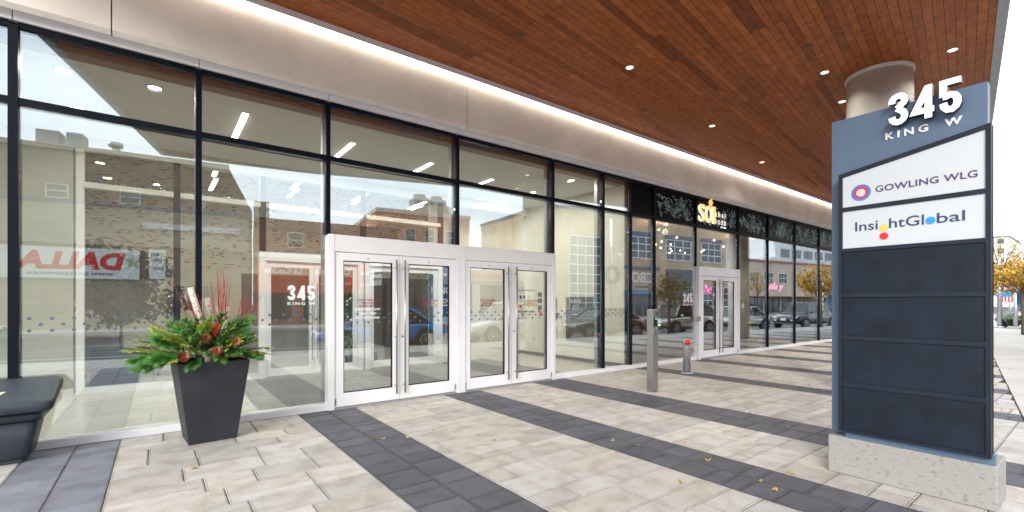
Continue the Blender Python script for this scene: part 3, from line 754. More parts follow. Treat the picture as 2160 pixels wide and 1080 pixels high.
def digits(name, chars, m, parent, org, w, h, gap, face='front', ext=.002, st=.19):
    # condensed sans numerals from mitred strokes in a unit box
    K = math.cos; Q = math.sin
    def arc(cx, cy, rx, ry, a0, a1, n=9): return [(cx + rx * K(R(a0 + (a1 - a0) * i / n)), cy + ry * Q(R(a0 + (a1 - a0) * i / n))) for i in range(n + 1)]
    s = st / 2 / (w / h)          # half stroke in x units, half stroke in y units is st/2
    t = st / 2
    G_ = {'3': [[(s, .70)] + arc(.5, .755, .5 - s, .245 - t, 180, -60)[0:] + [(.45, .52)], [(.45, .52)] + arc(.5, .27, .5 - s, .27 - t, 65, -180) ],
          '4': [[(.74, 0), (.74, 1)], [(.72, 1 - t * .6), (s * .75, .25), (1, .25)]],
          '5': [[(.96, 1 - t), (s, 1 - t), (s, .50)] , [(s, .50)] + arc(.5, .31, .5 - s, .31 - t, 125, -180)]}
    outs = []
    for i, ch in enumerate(chars):
        b = MB(); ox = i * (w + gap)
        for pth in G_[ch]:
            P = [Vector((x * w, y * h, 0)) for x, y in pth]; hw = st * h / 2; L_, R_ = [], []
            for j, p in enumerate(P):
                d0 = (p - P[j - 1]).normalized() if j else (P[1] - p).normalized(); d1 = (P[j + 1] - p).normalized() if j < len(P) - 1 else d0
                n0 = Vector((-d0.y, d0.x, 0)); n1 = Vector((-d1.y, d1.x, 0)); mm = (n0 + n1).normalized(); k = hw / max(.45, mm.dot(n0)); L_.append(p + mm * k); R_.append(p - mm * k)
            for j in range(len(P) - 1):
                q = [L_[j], L_[j + 1], R_[j + 1], R_[j]]
                q = [TX[face] @ (v + Vector((ox, 0, -ext + .0007 * G_[ch].index(pth)))) + Vector(org) for v in q]; nrm = TX[face] @ Vector((0, 0, 2 * ext))
                b.extr(q, nrm)
        outs.append(b.build(name, m, parent))
    return outs
# big halo digits standing off the panel on pins
xd = 4.745 - 4.74
for ch, y0, w in (('3', 1.125, .125), ('4', .975, .13), ('5', .815, .125)):
    z0 = 2.935
    dg_ = digits('number_digit', ch, 'digitside', SG, (xd + .03, sy(y0), z0), w, .255, 0, 'side', .02, st=.185)[0]
    digits('digit_face', ch, 'digit', dg_, (xd - .002, sy(y0), z0), w, .255, 0, 'side', .003, st=.17)
    pn = MB()
    for q in (.3, .7): pn.tube([(xd + .04, sy(y0 - w * q), z0 + .09), (4.832 - 4.74, sy(y0 - w * q), z0 + .09)], .004, 6)
    pn.build('pin', 'steel', dg_)
text('lettering', 'KING', 'whiteink', SG, (4.826 - 4.74, sy(1.165), 2.855), .27, .060, 'side', .004, bold=.03, spacing=1.5)
text('lettering', 'W', 'whiteink', SG, (4.826 - 4.74, sy(.80), 2.855), .10, .060, 'side', .004, bold=.03)
for x_, z_, w_, h_, g_ in NUM: digits('window_numeral', '345', 'whiteink', B, (x_, D - .008, z_), w_, h_, g_, 'front', .001)
# bird's nest of twigs behind the digits
ns = MB()
for k in range(46):
    a = rnd.uniform(0, 6.28); c_ = Vector((.14 + rnd.uniform(-.03, .03), sy(.90 + rnd.uniform(-.10, .10)), 3.14 + rnd.uniform(0, .05)))
    d_ = Vector((math.cos(a) * .02, math.sin(a) * .06, rnd.uniform(-.02, .03)))
    ns.tube([c_ - d_, c_ + Vector((0, 0, .01)), c_ + d_], .0012, 4)
tag(ns.build('bird_nest', 'trunk', loc=(4.74, 1.03, 0)), 'loose twigs of a bird nest on top of the blue sign panel', 'nest')

# ================================================================== DOOR OPENER POST
PT = thing('opener_post', 'slim brushed steel post with intercom and push plate on the paving', 'post', (6.64, 4.76, 0), R(0))
bx('post', 'steel', PT, -.075, .075, -.06, .06, .004, 1.385, bevel=.004)
MB().box(-.095, .095, -.085, .08, 0, .004).build('foot_plate', 'steel', PT)
def pf(name, m, x0, x1, d, z0, z1, par=PT, b=.003): return bx(name, m, par, x0, x1, -.06 - d, -.0605, z0, z1, bevel=b)
pf('camera_housing', 'mail', -.065, .05, .035, 1.275, 1.355)
MB().cyl((-.01, -.097, 1.315), .014, .01, 16, ax=(0, -1, 0)).build('camera_lens', 'blackpl', PT)
rd = pf('card_reader', 'blackpl', -.035, .025, .018, 1.10, 1.235)
pf('indicator', 'greenled', -.022, .012, .0195, 1.212, 1.228, rd, 0)
pl = pf('push_plate', 'steel', -.06, .045, .014, .955, 1.065)
MB().ring((-.008, -.0745, 1.02), .012, .016, .001, Matrix.Rotation(R(90), 4, 'X'), 16).build('wheelchair_symbol', 'navy', pl)
text('lettering', 'PUSH', 'navy', pl, (-.035, -.0755, .97), .055, .014)
# second push pad by the restaurant door
pp = bx('door_push_pad', 'steel', None, 11.10, 11.24, D - .12, D - .092, 1.02, 1.14, bevel=.004)
tag(pp, 'small square steel push pad beside the restaurant door frame', 'push pad')

# ================================================================== STANDPIPE BOLLARD
BO = thing('standpipe_bollard', 'short galvanised pipe with a red cap near the restaurant doors', 'standpipe', (8.87, 5.5, 0))
MB().lathe([(.075, 0), (.075, .62), (.078, .63), (.078, .70), (.06, .715)], n=28).build('pipe', 'galv', BO)
fl = MB(); fl.lathe([(.13, 0), (.13, .02), (.082, .03)], n=8); fl.build('flange', 'galv', BO)
dv = Vector((-.75, -.66, 0)).normalized(); qT = dv.to_track_quat('Z', 'Y').to_matrix().to_4x4()
MB().lathe([(.05, 0), (.055, .03), (.055, .05), (.045, .065), (.012, .075)], n=20, T=Matrix.Translation((dv.x * .068, dv.y * .068, .665)) @ qT).build('red_cap', 'redplastic', BO)
d2 = Vector((.8, -.6, 0)).normalized(); q2 = d2.to_track_quat('Z', 'Y').to_matrix().to_4x4()
MB().lathe([(.045, 0), (.048, .045), (.03, .06)], n=18, T=Matrix.Translation((d2.x * .066, d2.y * .066, .665)) @ q2).build('side_cap', 'galv', BO)

# ================================================================== GRIT BIN
GB = thing('grit_bin', 'dark blue grey plastic storage bin with a sloping lid, cut by the left edge', 'bin', (-1.6, 6.3, 0))
def loft(rings, name, m, par, bevel=0):
    b = MB(); rr = []
    for (x0, x1, y0, y1, z, rc) in rings:
        pts = []
        for cx, cy, a0 in ((x1 - rc, y1 - rc, 0), (x0 + rc, y1 - rc, 90), (x0 + rc, y0 + rc, 180), (x1 - rc, y0 + rc, 270)):
            for k in range(5):
                t = R(a0 + k * 22.5); px, py = cx + rc * math.cos(t), cy + rc * math.sin(t)
                zz = z(py) if callable(z) else z
                pts.append(b.bm.verts.new((px, py, zz)))
        rr.append(pts)
    for i in range(len(rr) - 1):
        n = len(rr[i])
        for k in range(n): b.f([rr[i][k], rr[i][(k + 1) % n], rr[i + 1][(k + 1) % n], rr[i + 1][k]], True)
    b.f(rr[0][::-1]); b.f(rr[-1])
    return b.build(name, m, par, bevel)
loft([(-.57, .61, -.10, .20, .04, .05), (-.60, .64, -.13, .23, .07, .06), (-.66, .70, -.20, .28, .40, .07)], 'tub', 'bin', GB)
loft([(-.69, .73, -.225, .30, .41, .07), (-.69, .73, -.225, .30, .49, .07)], 'rim_band', 'bin', GB)
def lz(o_): return lambda y: .545 + (y + .28) * .27 + o_
loft([(-.78, .81, -.29, .33, lz(-.05), .07), (-.79, .82, -.30, .34, lz(-.03), .075), (-.79, .82, -.30, .34, lz(.025), .075), (-.775, .805, -.285, .325, lz(.042), .075), (-.72, .75, -.23, .27, lz(.05), .06)], 'lid', 'bin', GB)
ft = MB()
for x in (-.46, .50): ft.box(x - .09, x + .09, -.09, .19, 0, .045)
ft.build('foot', 'bin', GB, bevel=.01)
lb = MB(); lb.extr([(.27, -.20, .6178), (.40, -.20, .6178), (.47, -.02, .6664), (.34, -.02, .6664)], (0, 0, .002)); lb.build('sticker', 'paper', GB)
st = MB(); st.extr([(.345, -.045, .6617), (.455, -.045, .6617), (.464, -.028, .6663), (.354, -.028, .6663)], (0, 0, .0015)); st.build('sticker_stripe', 'yellow', GB)

# ================================================================== PLANTER
PL = thing('planter_pot', 'tall tapered charcoal square planter holding winter greenery', 'planter', (.45, 6.13, 0), R(5))
b = MB()
def sq(h, z): return [Vector((-h, -h, z)), Vector((h, -h, z)), Vector((h, h, z)), Vector((-h, h, z))]
rs = [[b.bm.verts.new(p) for p in sq(h, z)] for h, z in ((.222, 0), (.325, .835), (.329, .87), (.295, .87), (.285, .78))]
for i in range(4):
    for k in range(4): b.f([rs[i][k], rs[i][(k + 1) % 4], rs[i + 1][(k + 1) % 4], rs[i + 1][k]])
b.f(rs[0][::-1]); b.build('pot', 'planter', PL, bevel=.006)
b = MB(); b.box(-.286, .286, -.286, .286, .74, .79); b.build('soil', 'soil', PL)

def needle(b, p, d, n, ln, w):
    s_ = d.cross(n)
    if s_.length < 1e-4: return
    s_ = s_.normalized() * w
    v = [b.bm.verts.new(q) for q in (p - s_, p + s_, p + d * ln)]; b.f(v)
def bough(kind, L0, seed):
    r = random.Random(seed); b = MB(); N = 12
    def spine(base, d, up, ln, droop, n):
        pts = [base]; dd = d.copy()
        for i in range(n):
            dd = (dd + Vector((0, 0, -droop / n))).normalized(); pts.append(pts[-1] + dd * ln / n)
        return pts
    main = spine(Vector((0, 0, 0)), Vector((1, 0, .25)).normalized(), None, L0, .5, 10)
    twigs = [(main, 1)]
    for i in range(2, 10):
        for sg in (-1, 1):
            if r.random() < .15: continue
            d = ((main[i] - main[i - 1]).normalized() + Vector((0, sg * r.uniform(.6, .95), r.uniform(-.15, .25)))).normalized()
            twigs.append((spine(main[i], d, None, L0 * r.uniform(.30, .45) * (1.15 - i / 13), .2, 5), .8))
    dark = (.16, .10, .05, 1)
    for tw, s in twigs:
        b.col = (.5, .4, .3, 1); b.tube(tw, [.004 * s, ] * (len(tw) - 1) + [.0015], 4)
        for i in range(len(tw) - 1):
            d = (tw[i + 1] - tw[i]).normalized(); sd = d.cross(Vector((0, 0, 1))).normalized(); u_ = sd.cross(d)
            tip = i / len(tw)
            if kind == 'pine': cnt, ln, w, sp = 20, .08, .0018, .55
            elif kind == 'fir': cnt, ln, w, sp = 24, .026, .0024, 1.3
            elif kind == 'cedar': cnt, ln, w, sp = 12, .045, .0055, .9
            else: cnt, ln, w, sp = 13, .026, .0035, .9
            for k in range(cnt):
                p = tw[i].lerp(tw[i + 1], r.random()); a = r.uniform(0, 6.283)
                if kind == 'cedar': rad = sd * (1 if math.cos(a) > 0 else -1) + u_ * r.uniform(-.25, .25)
                else: rad = sd * math.cos(a) + u_ * math.sin(a) * (.6 if kind == 'fir' else 1)
                dn = (d + rad * sp * r.uniform(.7, 1.2)).normalized()
                q = r.uniform(.45, 1.6) + .35 * tip
                b.col = (q * r.uniform(.85, 1.2), q, q * r.uniform(.7, 1.3), 1)
                needle(b, p, dn, (sd if kind == 'cedar' else rad.cross(d)).cross(dn) if kind != 'cedar' else u_, ln * r.uniform(.7, 1.2), w)
            if kind == 'juniper' and r.random() < .8:
                for _ in range(2): b.col = (1.7, 1.9, 2.3, 1); b.ball(tw[i] + Vector((r.uniform(-.02, .02), r.uniform(-.02, .02), .008)), .006, n=6)
    bmesh.ops.remove_doubles(b.bm, verts=b.bm.verts, dist=0)
    me = bpy.data.meshes.new(kind + '_bough'); b.bm.to_mesh(me); b.bm.free(); me.materials.append(M[kind]); return me
protos = {k: [bough(k, L0, 10 + j * 7 + len(k)) for j in range(3)] for k, L0 in (('pine', .34), ('fir', .36), ('cedar', .36), ('juniper', .26))}
PC = Vector((.44, 6.13, .84))
words = {'pine': 'long needled bright green pine bough', 'fir': 'short needled dark green fir bough', 'cedar': 'yellow green feathery cedar frond', 'juniper': 'pale berried juniper sprig'}
nb = 0
def put(kind, az, el, rad, z, sc, roll=0):
    global nb
    o = bpy.data.objects.new(kind + '_bough' if kind != 'juniper' else 'juniper_sprig', protos[kind][nb % 3]); C.objects.link(o); nb += 1
    a = R(az); o.location = (PC.x + math.cos(a) * rad, PC.y + math.sin(a) * rad, z)
    o.rotation_euler = (R(roll), R(-el), a); o.scale = (sc * .93,) * 3
    side = {0: 'right', 1: 'back', 2: 'left', 3: 'front'}[int(((az % 360) + 45) // 90) % 4]
    tag(o, f"{words[kind]} {'leaning out' if el < 30 else 'standing up'} at the {side} of the planter", 'bough', 'evergreen boughs in the planter')
for k in range(26):     # drooping skirt
    az = k * 360 / 26 + rnd.uniform(-8, 8); lf_ = 1.25 if 150 < az < 235 else 1
    put(['pine', 'cedar', 'pine', 'fir'][k % 4], az, rnd.uniform(-14, 14), rnd.uniform(.20, .28), rnd.uniform(.87, .94), rnd.uniform(.72, .98) * lf_, rnd.uniform(-30, 30))
for k in range(24):
    az = k * 15 + rnd.uniform(-8, 8)
    put(['cedar', 'fir', 'pine', 'juniper'][k % 4], az, rnd.uniform(20, 45), rnd.uniform(.1, .24), rnd.uniform(.92, 1.02), rnd.uniform(.85, 1.15), rnd.uniform(-40, 40))
for k in range(30):
    az = k * 12 + rnd.uniform(-10, 10)
    put(['fir', 'juniper', 'cedar', 'fir'][k % 4], az, rnd.uniform(42, 78), rnd.uniform(.03, .2), rnd.uniform(.92, 1.02), rnd.uniform(.9, 1.2), rnd.uniform(-60, 60))
for az, el, sc in ((185, 12, 1.35), (196, 0, 1.3), (178, 28, 1.15), (205, -8, 1.2)): put('cedar' if el > 10 else 'pine', az, el, .26, .93, sc)
for az, el in ((5, 62), (20, 55), (350, 66), (335, 50)): put('fir', az, el, .16, .92, 1.15)
for k in range(22):
    az = rnd.choice([170, 185, 200, 215, 235, 265, 290, 310, 150, 350]) + rnd.uniform(-10, 10)
    put(['cedar', 'fir', 'juniper', 'pine'][k % 4], az, rnd.uniform(25, 62), rnd.uniform(.08, .24), rnd.uniform(.95, 1.06), rnd.uniform(.85, 1.05), rnd.uniform(-60, 60))
for az, el in ((355, 8), (345, -2)): put('cedar', az, el, .24, .92, 1.1)
# birch logs
def log(p0, p1, r0, r1, label, bend=(.02, 0, 0)):
    p0, p1 = Vector(p0), Vector(p1); m_ = (p0 + p1) / 2 + Vector(bend)
    o = thing('birch_log', label, 'birch log', p0, group='birch logs in the planter')
    ps = [(0 * p0), ((m_ - p0) * .5 + Vector(bend) * .3), m_ - p0, ((p1 - p0) + (m_ - p0)) / 2, p1 - p0]
    MB().tube(ps, [r0, r0 * 1.03, (r0 + r1) / 2, r1 * 1.08, r1], 12).build('bark', 'bark', o)
    d = (ps[-1] - ps[-2]).normalized(); MB().tube([ps[-1] + d * .0005, ps[-1] + d * .004], [r1 * .93, r1 * .9], 12).build('cut_end', 'birchend', o)
log((.44, 6.08, .80), (.27, 6.08, 1.66), .036, .030, 'tall white birch log leaning left in the planter', (.03, 0, 0))
log((.50, 6.16, .80), (.43, 6.2, 1.55), .030, .027, 'shorter white birch log behind the tall one, tip darkened')
log((.58, 6.14, .80), (.62, 6.12, 1.45), .028, .025, 'shortest white birch log at the right of the planter')
# red twigs
def twig(p0, p1, label, fork=0):
    b = MB(); p0, p1 = Vector(p0), Vector(p1); d = p1 - p0
    m_ = p0 + d * .5 + Vector((rnd.uniform(-.03, .03), rnd.uniform(-.03, .03), 0))
    b.tube([Vector(), m_ - p0, d], [.0062, .005, .0022], 5)
    for k in range(fork):
        t = .45 + .5 * k / max(1, fork); q = p0.lerp(p1, t) - p0 + (m_ - p0 - d * .5) * (1 - abs(2 * t - 1))
        e = q + Vector((rnd.uniform(-.10, .10), rnd.uniform(-.06, .06), rnd.uniform(.08, .2))); b.tube([q, (q + e) / 2 + Vector((0, 0, -.01)), e], [.0028, .0022, .001], 4)
    tag(b.build('red_twig', 'twig', loc=p0), label, 'twig', 'red dogwood twigs in the planter')
TW = [(-.13, 1.74), (-.03, 1.66), (.0, 1.60), (.04, 1.64), (.06, 1.58), (.09, 1.62), (.12, 1.55), (.20, 1.75), (.33, 1.80), (.14, 1.50)]
for dx, z in TW: twig((.38 + dx * .5 + .05, 6.12 + rnd.uniform(-.08, .08), .85), (.25 + dx, 6.12 + rnd.uniform(-.12, .12), z - .02), 'thin red twig in the left fan beside the tall birch log', rnd.choice([0, 1, 0]))
for x, z in ((.52, 1.86), (.555, 1.88), (.575, 1.86), (.54, 1.80), (.60, 1.72), (.62, 1.76), (.64, 1.70)): twig((.50 + rnd.uniform(0, .13), 6.1, .85), (x, 6.12 + rnd.uniform(-.06, .06), z), 'tall straight red twig in the tight bunch right of the birch logs', rnd.choice([0, 2, 3]))
for x, z in ((.84, 1.66), (.80, 1.60), (.88, 1.62), (.95, 1.58), (.92, 1.50), (.76, 1.54)): twig((.62, 6.14, .88), (x, 6.12 + rnd.uniform(-.08, .05), z), 'forked red twig leaning out over the right edge of the planter', 3)
# pine cones
def cone(p, label, ax=(0, -.7, .5)):
    b = MB(); q = Vector(ax).normalized().to_track_quat('Z', 'Y').to_matrix().to_4x4()
    b.ball((0, 0, 0), .013, (1, 1, 1.8), 6)
    n = 64
    for k in range(n):
        t = k / n; a = k * 2.39996; z = -.042 + t * .085; r_ = .040 * math.sin(math.pi * (.12 + .80 * (1 - t) * .9 + .02)) + .004
        c = Vector((math.cos(a) * r_ * .45, math.sin(a) * r_ * .45, z)); e = Vector((math.cos(a) * r_, math.sin(a) * r_, z + .012))
        sd = Vector((-math.sin(a), math.cos(a), 0)) * .0095
        v = [b.bm.verts.new(x) for x in (c - sd * .5, c + sd * .5, e + sd, e + Vector((0, 0, .004)) + (e - c) * .2, e - sd)]; b.f(v)
        v = [b.bm.verts.new(x + Vector((0, 0, -.0025))) for x in (c - sd * .5, c + sd * .5, e + sd, e + (e - c) * .2, e - sd)]; b.f(v)
    for v in b.bm.verts: v.co = q @ v.co * 1.1
    tag(b.build('pinecone', 'cone', loc=p), label, 'pinecone', 'pinecones in the planter')
cone((.39, 5.74, 1.12), 'pinecone just below the birch logs in the greenery')
cone((.475, 5.64, .985), 'pinecone at the front middle, above the planter rim')
cone((.66, 5.68, 1.07), 'pinecone at the right of the greenery')
cone((.19, 5.66, .95), 'half buried pinecone at the left of the greenery', (.3, -.6, .3))
b = MB()
for k in range(9):
    a = rnd.uniform(-.6, .6); e = Vector((math.sin(a) * .08, rnd.uniform(-.04, .0), .13 + rnd.uniform(0, .03))); s_ = Vector((.016, .006, 0))
    m_ = e * .5 + Vector((0, -.02, 0)); v = [b.bm.verts.new(x) for x in (Vector((0, 0, 0)), m_ - s_, e, m_ + s_)]; b.f(v)
tag(b.build('red_leaves', 'redleaf', loc=(.47, 5.80, 1.13)), 'tuft of broad red leaves at the foot of the birch logs', 'red leaves')

# ================================================================== FALLEN LEAVES
lm = []
for j in range(4):
    b = MB(); r = random.Random(j); n = 9; pts = []
    for k in range(n):
        t = 2 * math.pi * k / n; rr = .024 * (1 + .25 * math.cos(2 * t) + r.uniform(-.15, .15)); pts.append(b.bm.verts.new((rr * 1.3 * math.cos(t), rr * .8 * math.sin(t), .006 + .008 * math.sin(2 * t + j))))
    c = b.bm.verts.new((0, 0, .004))
    for k in range(n): b.f([c, pts[k], pts[(k + 1) % n]])
    b.tube([(.03, 0, .006), (.06, .006, .012)], .0012, 4)
    me = bpy.data.meshes.new('fallen_leaf'); b.bm.to_mesh(me); b.bm.free(); me.materials.append(M['leaf_o']); lm.append(me)
spots = [(1.27, 2.95, 1.5), (1.95, 4.9, 1.1), (2.2, 4.75, 1.1), (.25, 5.05, 1.1), (2.9, 4.1, 1), (3.9, 3.3, 1.1), (3.6, 3.0, .8), (4.15, 2.35, 1.2), (4.4, 1.72, 1.3), (3.9, 1.65, 1.2), (4.0, 1.8, .9)]
tries = 0
while len(spots) < 95:
    x, y = rnd.uniform(1.5, 17), rnd.uniform(1.2, 6.3)
    if rnd.random() < .35: x, y = rnd.uniform(4.2, 16), rnd.uniform(1.0, 4)
    if y < outer(x) - .6 or (4.6 < x < 5.3 and y < 1.7): continue
    spots.append((x, y, rnd.uniform(.5, 1.0)))
for k in range(10): spots.append((rnd.uniform(6, 14), 0, .8))
for k, (x, y, s_) in enumerate(spots):
    if y == 0: y = outer(x) + rnd.uniform(-.2, .8)
    o = bpy.data.objects.new('fallen_leaf', lm[k % 4]); C.objects.link(o); o.location = (x, y, .001); o.rotation_euler = (0, 0, rnd.uniform(0, 6.28)); o.scale = (s_,) * 3
    lab_ = 'large curled orange leaf with a stem at the bottom edge of the photo' if k == 0 else 'small dry yellow brown leaf lying on the stone paving'
    tag(o, lab_, 'leaf', None if k == 0 else 'dry leaves scattered on the paving')

# ================================================================== LOBBY THINGS
# glass pebbles along the screen shelf
pm = []
for j, m in enumerate(('pebble_b', 'pebble_g', 'pebble_c')):
    b = MB(); b.ball((0, 0, 0), 1, (1, .9, .72), 8); me = bpy.data.meshes.new('glass_pebble'); bmesh.ops.recalc_face_normals(b.bm, faces=b.bm.faces); b.bm.to_mesh(me); b.bm.free(); me.materials.append(M[m]); pm.append(me)
x = -.93; k = 0
pebn = ('blue', 'green', 'clear grey')
while x < 5.5 and k < 110:
    r_ = rnd.choice([.018, .022, .026, .03]); r_ = .055 if k in (3,) else r_
    if any(abs(x - q) < .05 + r_ for q in (.26, 1.64, 3.66)): x += .03; continue
    j = 0 if k == 3 else rnd.choice([0, 1, 1, 2])
    o = bpy.data.objects.new('glass_pebble', pm[j]); C.objects.link(o); o.scale = (r_,) * 3; o.location = (x, 10.225 + rnd.uniform(-.01, .01), 3.47 + r_ * .72)
    tag(o, 'large blue glass pebble near the left end of the shelf' if k == 3 else f'small {pebn[j]} glass pebble in the row along the lobby screen shelf', 'pebble', None if k == 3 else f'{pebn[j]} glass pebbles on the shelf')
    x += r_ * 1.5 + rnd.uniform(.0, .06); k += 1

def leafcards(b, c, rad, n, size, r, sq=(1, 1, 1), aspect=.45, shell=.4, droop=.3):
    for k in range(n):
        while True:
            p = Vector((r.uniform(-1, 1), r.uniform(-1, 1), r.uniform(-1, 1)))
            if shell < p.length < 1: break
        p = Vector((p.x * rad * sq[0], p.y * rad * sq[1], p.z * rad * sq[2])) + Vector(c)
        d = Vector((r.uniform(-1, 1), r.uniform(-1, 1), r.uniform(-1, .6) - droop)).normalized(); s_ = d.cross(Vector((r.uniform(-1, 1), r.uniform(-1, 1), 1))).normalized() * size * aspect
        q = r.uniform(.55, 1.4); b.col = (q * r.uniform(.85, 1.25), q, q * r.uniform(.8, 1.1), 1)
        v = [b.bm.verts.new(x_) for x_ in (p, p + d * size * .5 - s_ * .5, p + d * size, p + d * size * .5 + s_ * .5)]; b.f(v)
def tree(name, label, loc, h, cr, trunk_h, leafm, n, size, seed, group=None, tr=.07, gaps=9, cat='tree'):
    r = random.Random(seed); t = thing(name, label, cat, loc, r.uniform(0, 6), group)
    b = MB(); b.tube([(0, 0, 0), (r.uniform(-.03, .03), 0, trunk_h * .5), (r.uniform(-.05, .05), r.uniform(-.05, .05), trunk_h), (0, 0, h * .86)], [tr, tr * .8, tr * .62, tr * .15], 8)
    cl = []
    for k in range(gaps):
        a = k * 2.4 + r.uniform(-.4, .4); z0 = trunk_h * r.uniform(.8, 1.0) + (h - trunk_h) * .35 * k / gaps; z1 = trunk_h + (h - trunk_h) * (.15 + .8 * (k + .5) / gaps)
        rr = cr * (.95 - .55 * abs(k / gaps - .35)) * r.uniform(.6, .95); e = Vector((math.cos(a) * rr, math.sin(a) * rr, z1))
        q = Vector((0, 0, z0)); m_ = (q + e) / 2 + Vector((0, 0, -.08)); b.tube([q, m_, e], [tr * .38, tr * .24, tr * .08], 5)
        for j in range(4):
            s0 = q.lerp(e, r.uniform(.45, .95)); e2 = s0 + Vector((r.uniform(-1, 1), r.uniform(-1, 1), r.uniform(-.2, .9))) * cr * .35; b.tube([s0, e2], [tr * .1, tr * .03], 4); cl.append((e2, r.uniform(.25, .42)))
        cl.append((e, r.uniform(.3, .5)))
    b.build('trunk', 'trunk', t)
    c = MB(); per = max(3, n // len(cl))
    for p, k in cl: leafcards(c, p, cr * k, per, size, r, (1, 1, .75), shell=.1)
    c.build('crown', leafm, t)
    return t
# ficus in a dark box behind the screen
ft_ = tree('indoor_fig_tree', 'leafy dark green indoor fig tree behind the left lobby glass', (-.55, 11.25, .62), 1.98, .88, .45, 'leaf_d', 3800, .15, 5, tr=.03, gaps=9, cat='potted tree')
pbx = MB(); pbx.box(-.34, .34, -.3, .3, 0, .62); tag(pbx.build('floor_planter', 'planter', loc=(-.62, 11.25, .002), bevel=.01), 'black square planter box under the indoor fig tree', 'planter')
def armchair(loc, rz, label):
    t = thing('armchair', label, 'armchair', loc, rz, 'beige lobby armchairs')
    bx('seat', 'sofa', t, -.32, .32, -.35, .3, .12, .42, bevel=.04); bx('backrest', 'sofa', t, -.34, .34, .3, .46, .1, .82, bevel=.04)
    for s_ in (-1, 1): bx('armrest', 'sofa', t, min(s_ * .325, s_ * .43), max(s_ * .325, s_ * .43), -.33, .34, .1, .6, bevel=.03)
    for s_ in (-1, 1):
        for q in (-.28, .36): MB().cyl((s_ * .3, q, .002), .018, .12, 8).build('leg', 'black', t)
armchair((-.75, 12.6, 0), R(160), 'beige armchair left of the fig tree trunk'); armchair((.15, 12.3, 0), R(200), 'beige armchair right of the fig tree trunk')
# christmas tree
r = random.Random(3); XT = thing('christmas_tree', 'decorated christmas tree with red topper seen through the first door', 'christmas tree', (3.78, 11.5, 0))
b = MB(); b.cyl((0, 0, 0), .05, .5, 8, .03); b.build('trunk', 'trunk', XT)
b = MB()
for k in range(1700):
    t = r.random() ** .7; z = .35 + (1 - t) * 1.65; rr = .55 * t * (.55 + .5 * r.random()); a = r.uniform(0, 6.28)
    p = Vector((math.cos(a) * rr, math.sin(a) * rr, z)); d = Vector((math.cos(a), math.sin(a), -.35)).normalized(); s_ = Vector((-math.sin(a), math.cos(a), 0)) * .02
    q = r.uniform(.5, 1.3); b.col = (q, q, q, 1); b.f([b.bm.verts.new(x_) for x_ in (p - s_, p + s_, p + d * .1)])
b.build('branches', 'fir', XT)
for k in range(42):
    t = r.random() ** .7; z = .4 + (1 - t) * 1.5; rr = .55 * t; a = r.uniform(3.2, 6.2); MB().ball((math.cos(a) * rr, math.sin(a) * rr, z), .025, n=6).build('ornament', ['whitelit', 'redplastic', 'bulb'][k % 3] if k % 3 != 2 else 'whitelit', XT)
b = MB()
for k in range(8): b.tube([(0, 0, 1.98), (math.cos(k * .785) * .1, -.03 * (k % 2), 1.98 + math.sin(k * .785) * .13)], [.03, .006], 5)
b.build('topper', 'redplastic', XT)
for i, (x, y, s_) in enumerate(((3.45, 11.1, .22), (4.15, 11.2, .26), (4.3, 11.4, .18))):
    g_ = thing('gift_box', ('dark gift box left of the christmas tree', 'large dark gift box right of the christmas tree', 'small dark gift box farthest right of the tree')[i], 'gift box', (x, y, .002))
    bx('box', 'cabinet', g_, -s_ / 2, s_ / 2, -s_ / 2, s_ / 2, 0, s_); bx('ribbon', 'whiteink', g_, -.015, .015, -s_ / 2 - .003, s_ / 2 + .003, -.0, s_ + .003)
# banner
bn = thing('hanging_banner', 'blue banner with white letters hanging behind the second entrance door', 'banner', (5.95, 10.75, .7))
bx('cloth', 'banner_b', bn, -.42, .42, 0, .012, 0, 1.8)
for j, (s_, z, w, h) in enumerate((('Welcome', 1.5, .45, .10), ('INNO', 1.02, .60, .20), ('IVES', .70, .58, .20))): text('lettering', s_, 'whiteink', bn, (-.35, -.004, z), w, h, bold=.02)
bx('rail', 'steel', bn, -.44, .44, -.01, .02, 1.8, 1.83)
# mailboxes in the side wall
mb_ = thing('mailbox_bank', 'bank of bronze grey parcel lockers set in the cream lobby wall', 'mailboxes', (8.44, 8.2, .52))
bx('frame', 'mail', mb_, -.03, .0, -.48, .48, 0, 1.12)
for i in range(5):
    for j in range(5):
        y0 = -.465 + i * .187; z0 = .012 + j * .221
        dd = bx('locker_door', 'mail', mb_, -.038, -.0305, y0, y0 + .180, z0, z0 + .212, bevel=.002)
        bx('lock', 'black', dd, -.043, -.0385, y0 + .02, y0 + .035, z0 + .1, z0 + .12)
nb_ = thing('notice_board', 'framed notice board with coloured papers on the cream wall seen through the fourth door', 'notice board', (8.44, 10.33, 1.26))
bx('board', 'paper', nb_, -.02, 0, -.36, .36, 0, .58); 
for s_ in ((-.38, .38, -.02, 0), (-.38, .38, .58, .6)): bx('frame', 'steel', nb_, -.03, 0, s_[0], s_[1], s_[2], s_[3])
for k, (y, z, m, s_) in enumerate(((.25, .40, 'purple', .10), (.25, .26, 'yellow', .09), (.25, .12, 'redvinyl', .09), (.08, .4, 'purple', .09), (.06, .22, 'juniper', .1), (-.12, .4, 'yellow', .08))): bx('note', m, nb_, -.024, -.0205, y - s_ / 2, y + s_ / 2, z - s_ / 2, z + s_ / 2)
MB().cyl((-.0205, -.14, .22), .12, -.006, 24, ax=(1, 0, 0)).build('round_notice', 'yellow', nb_)
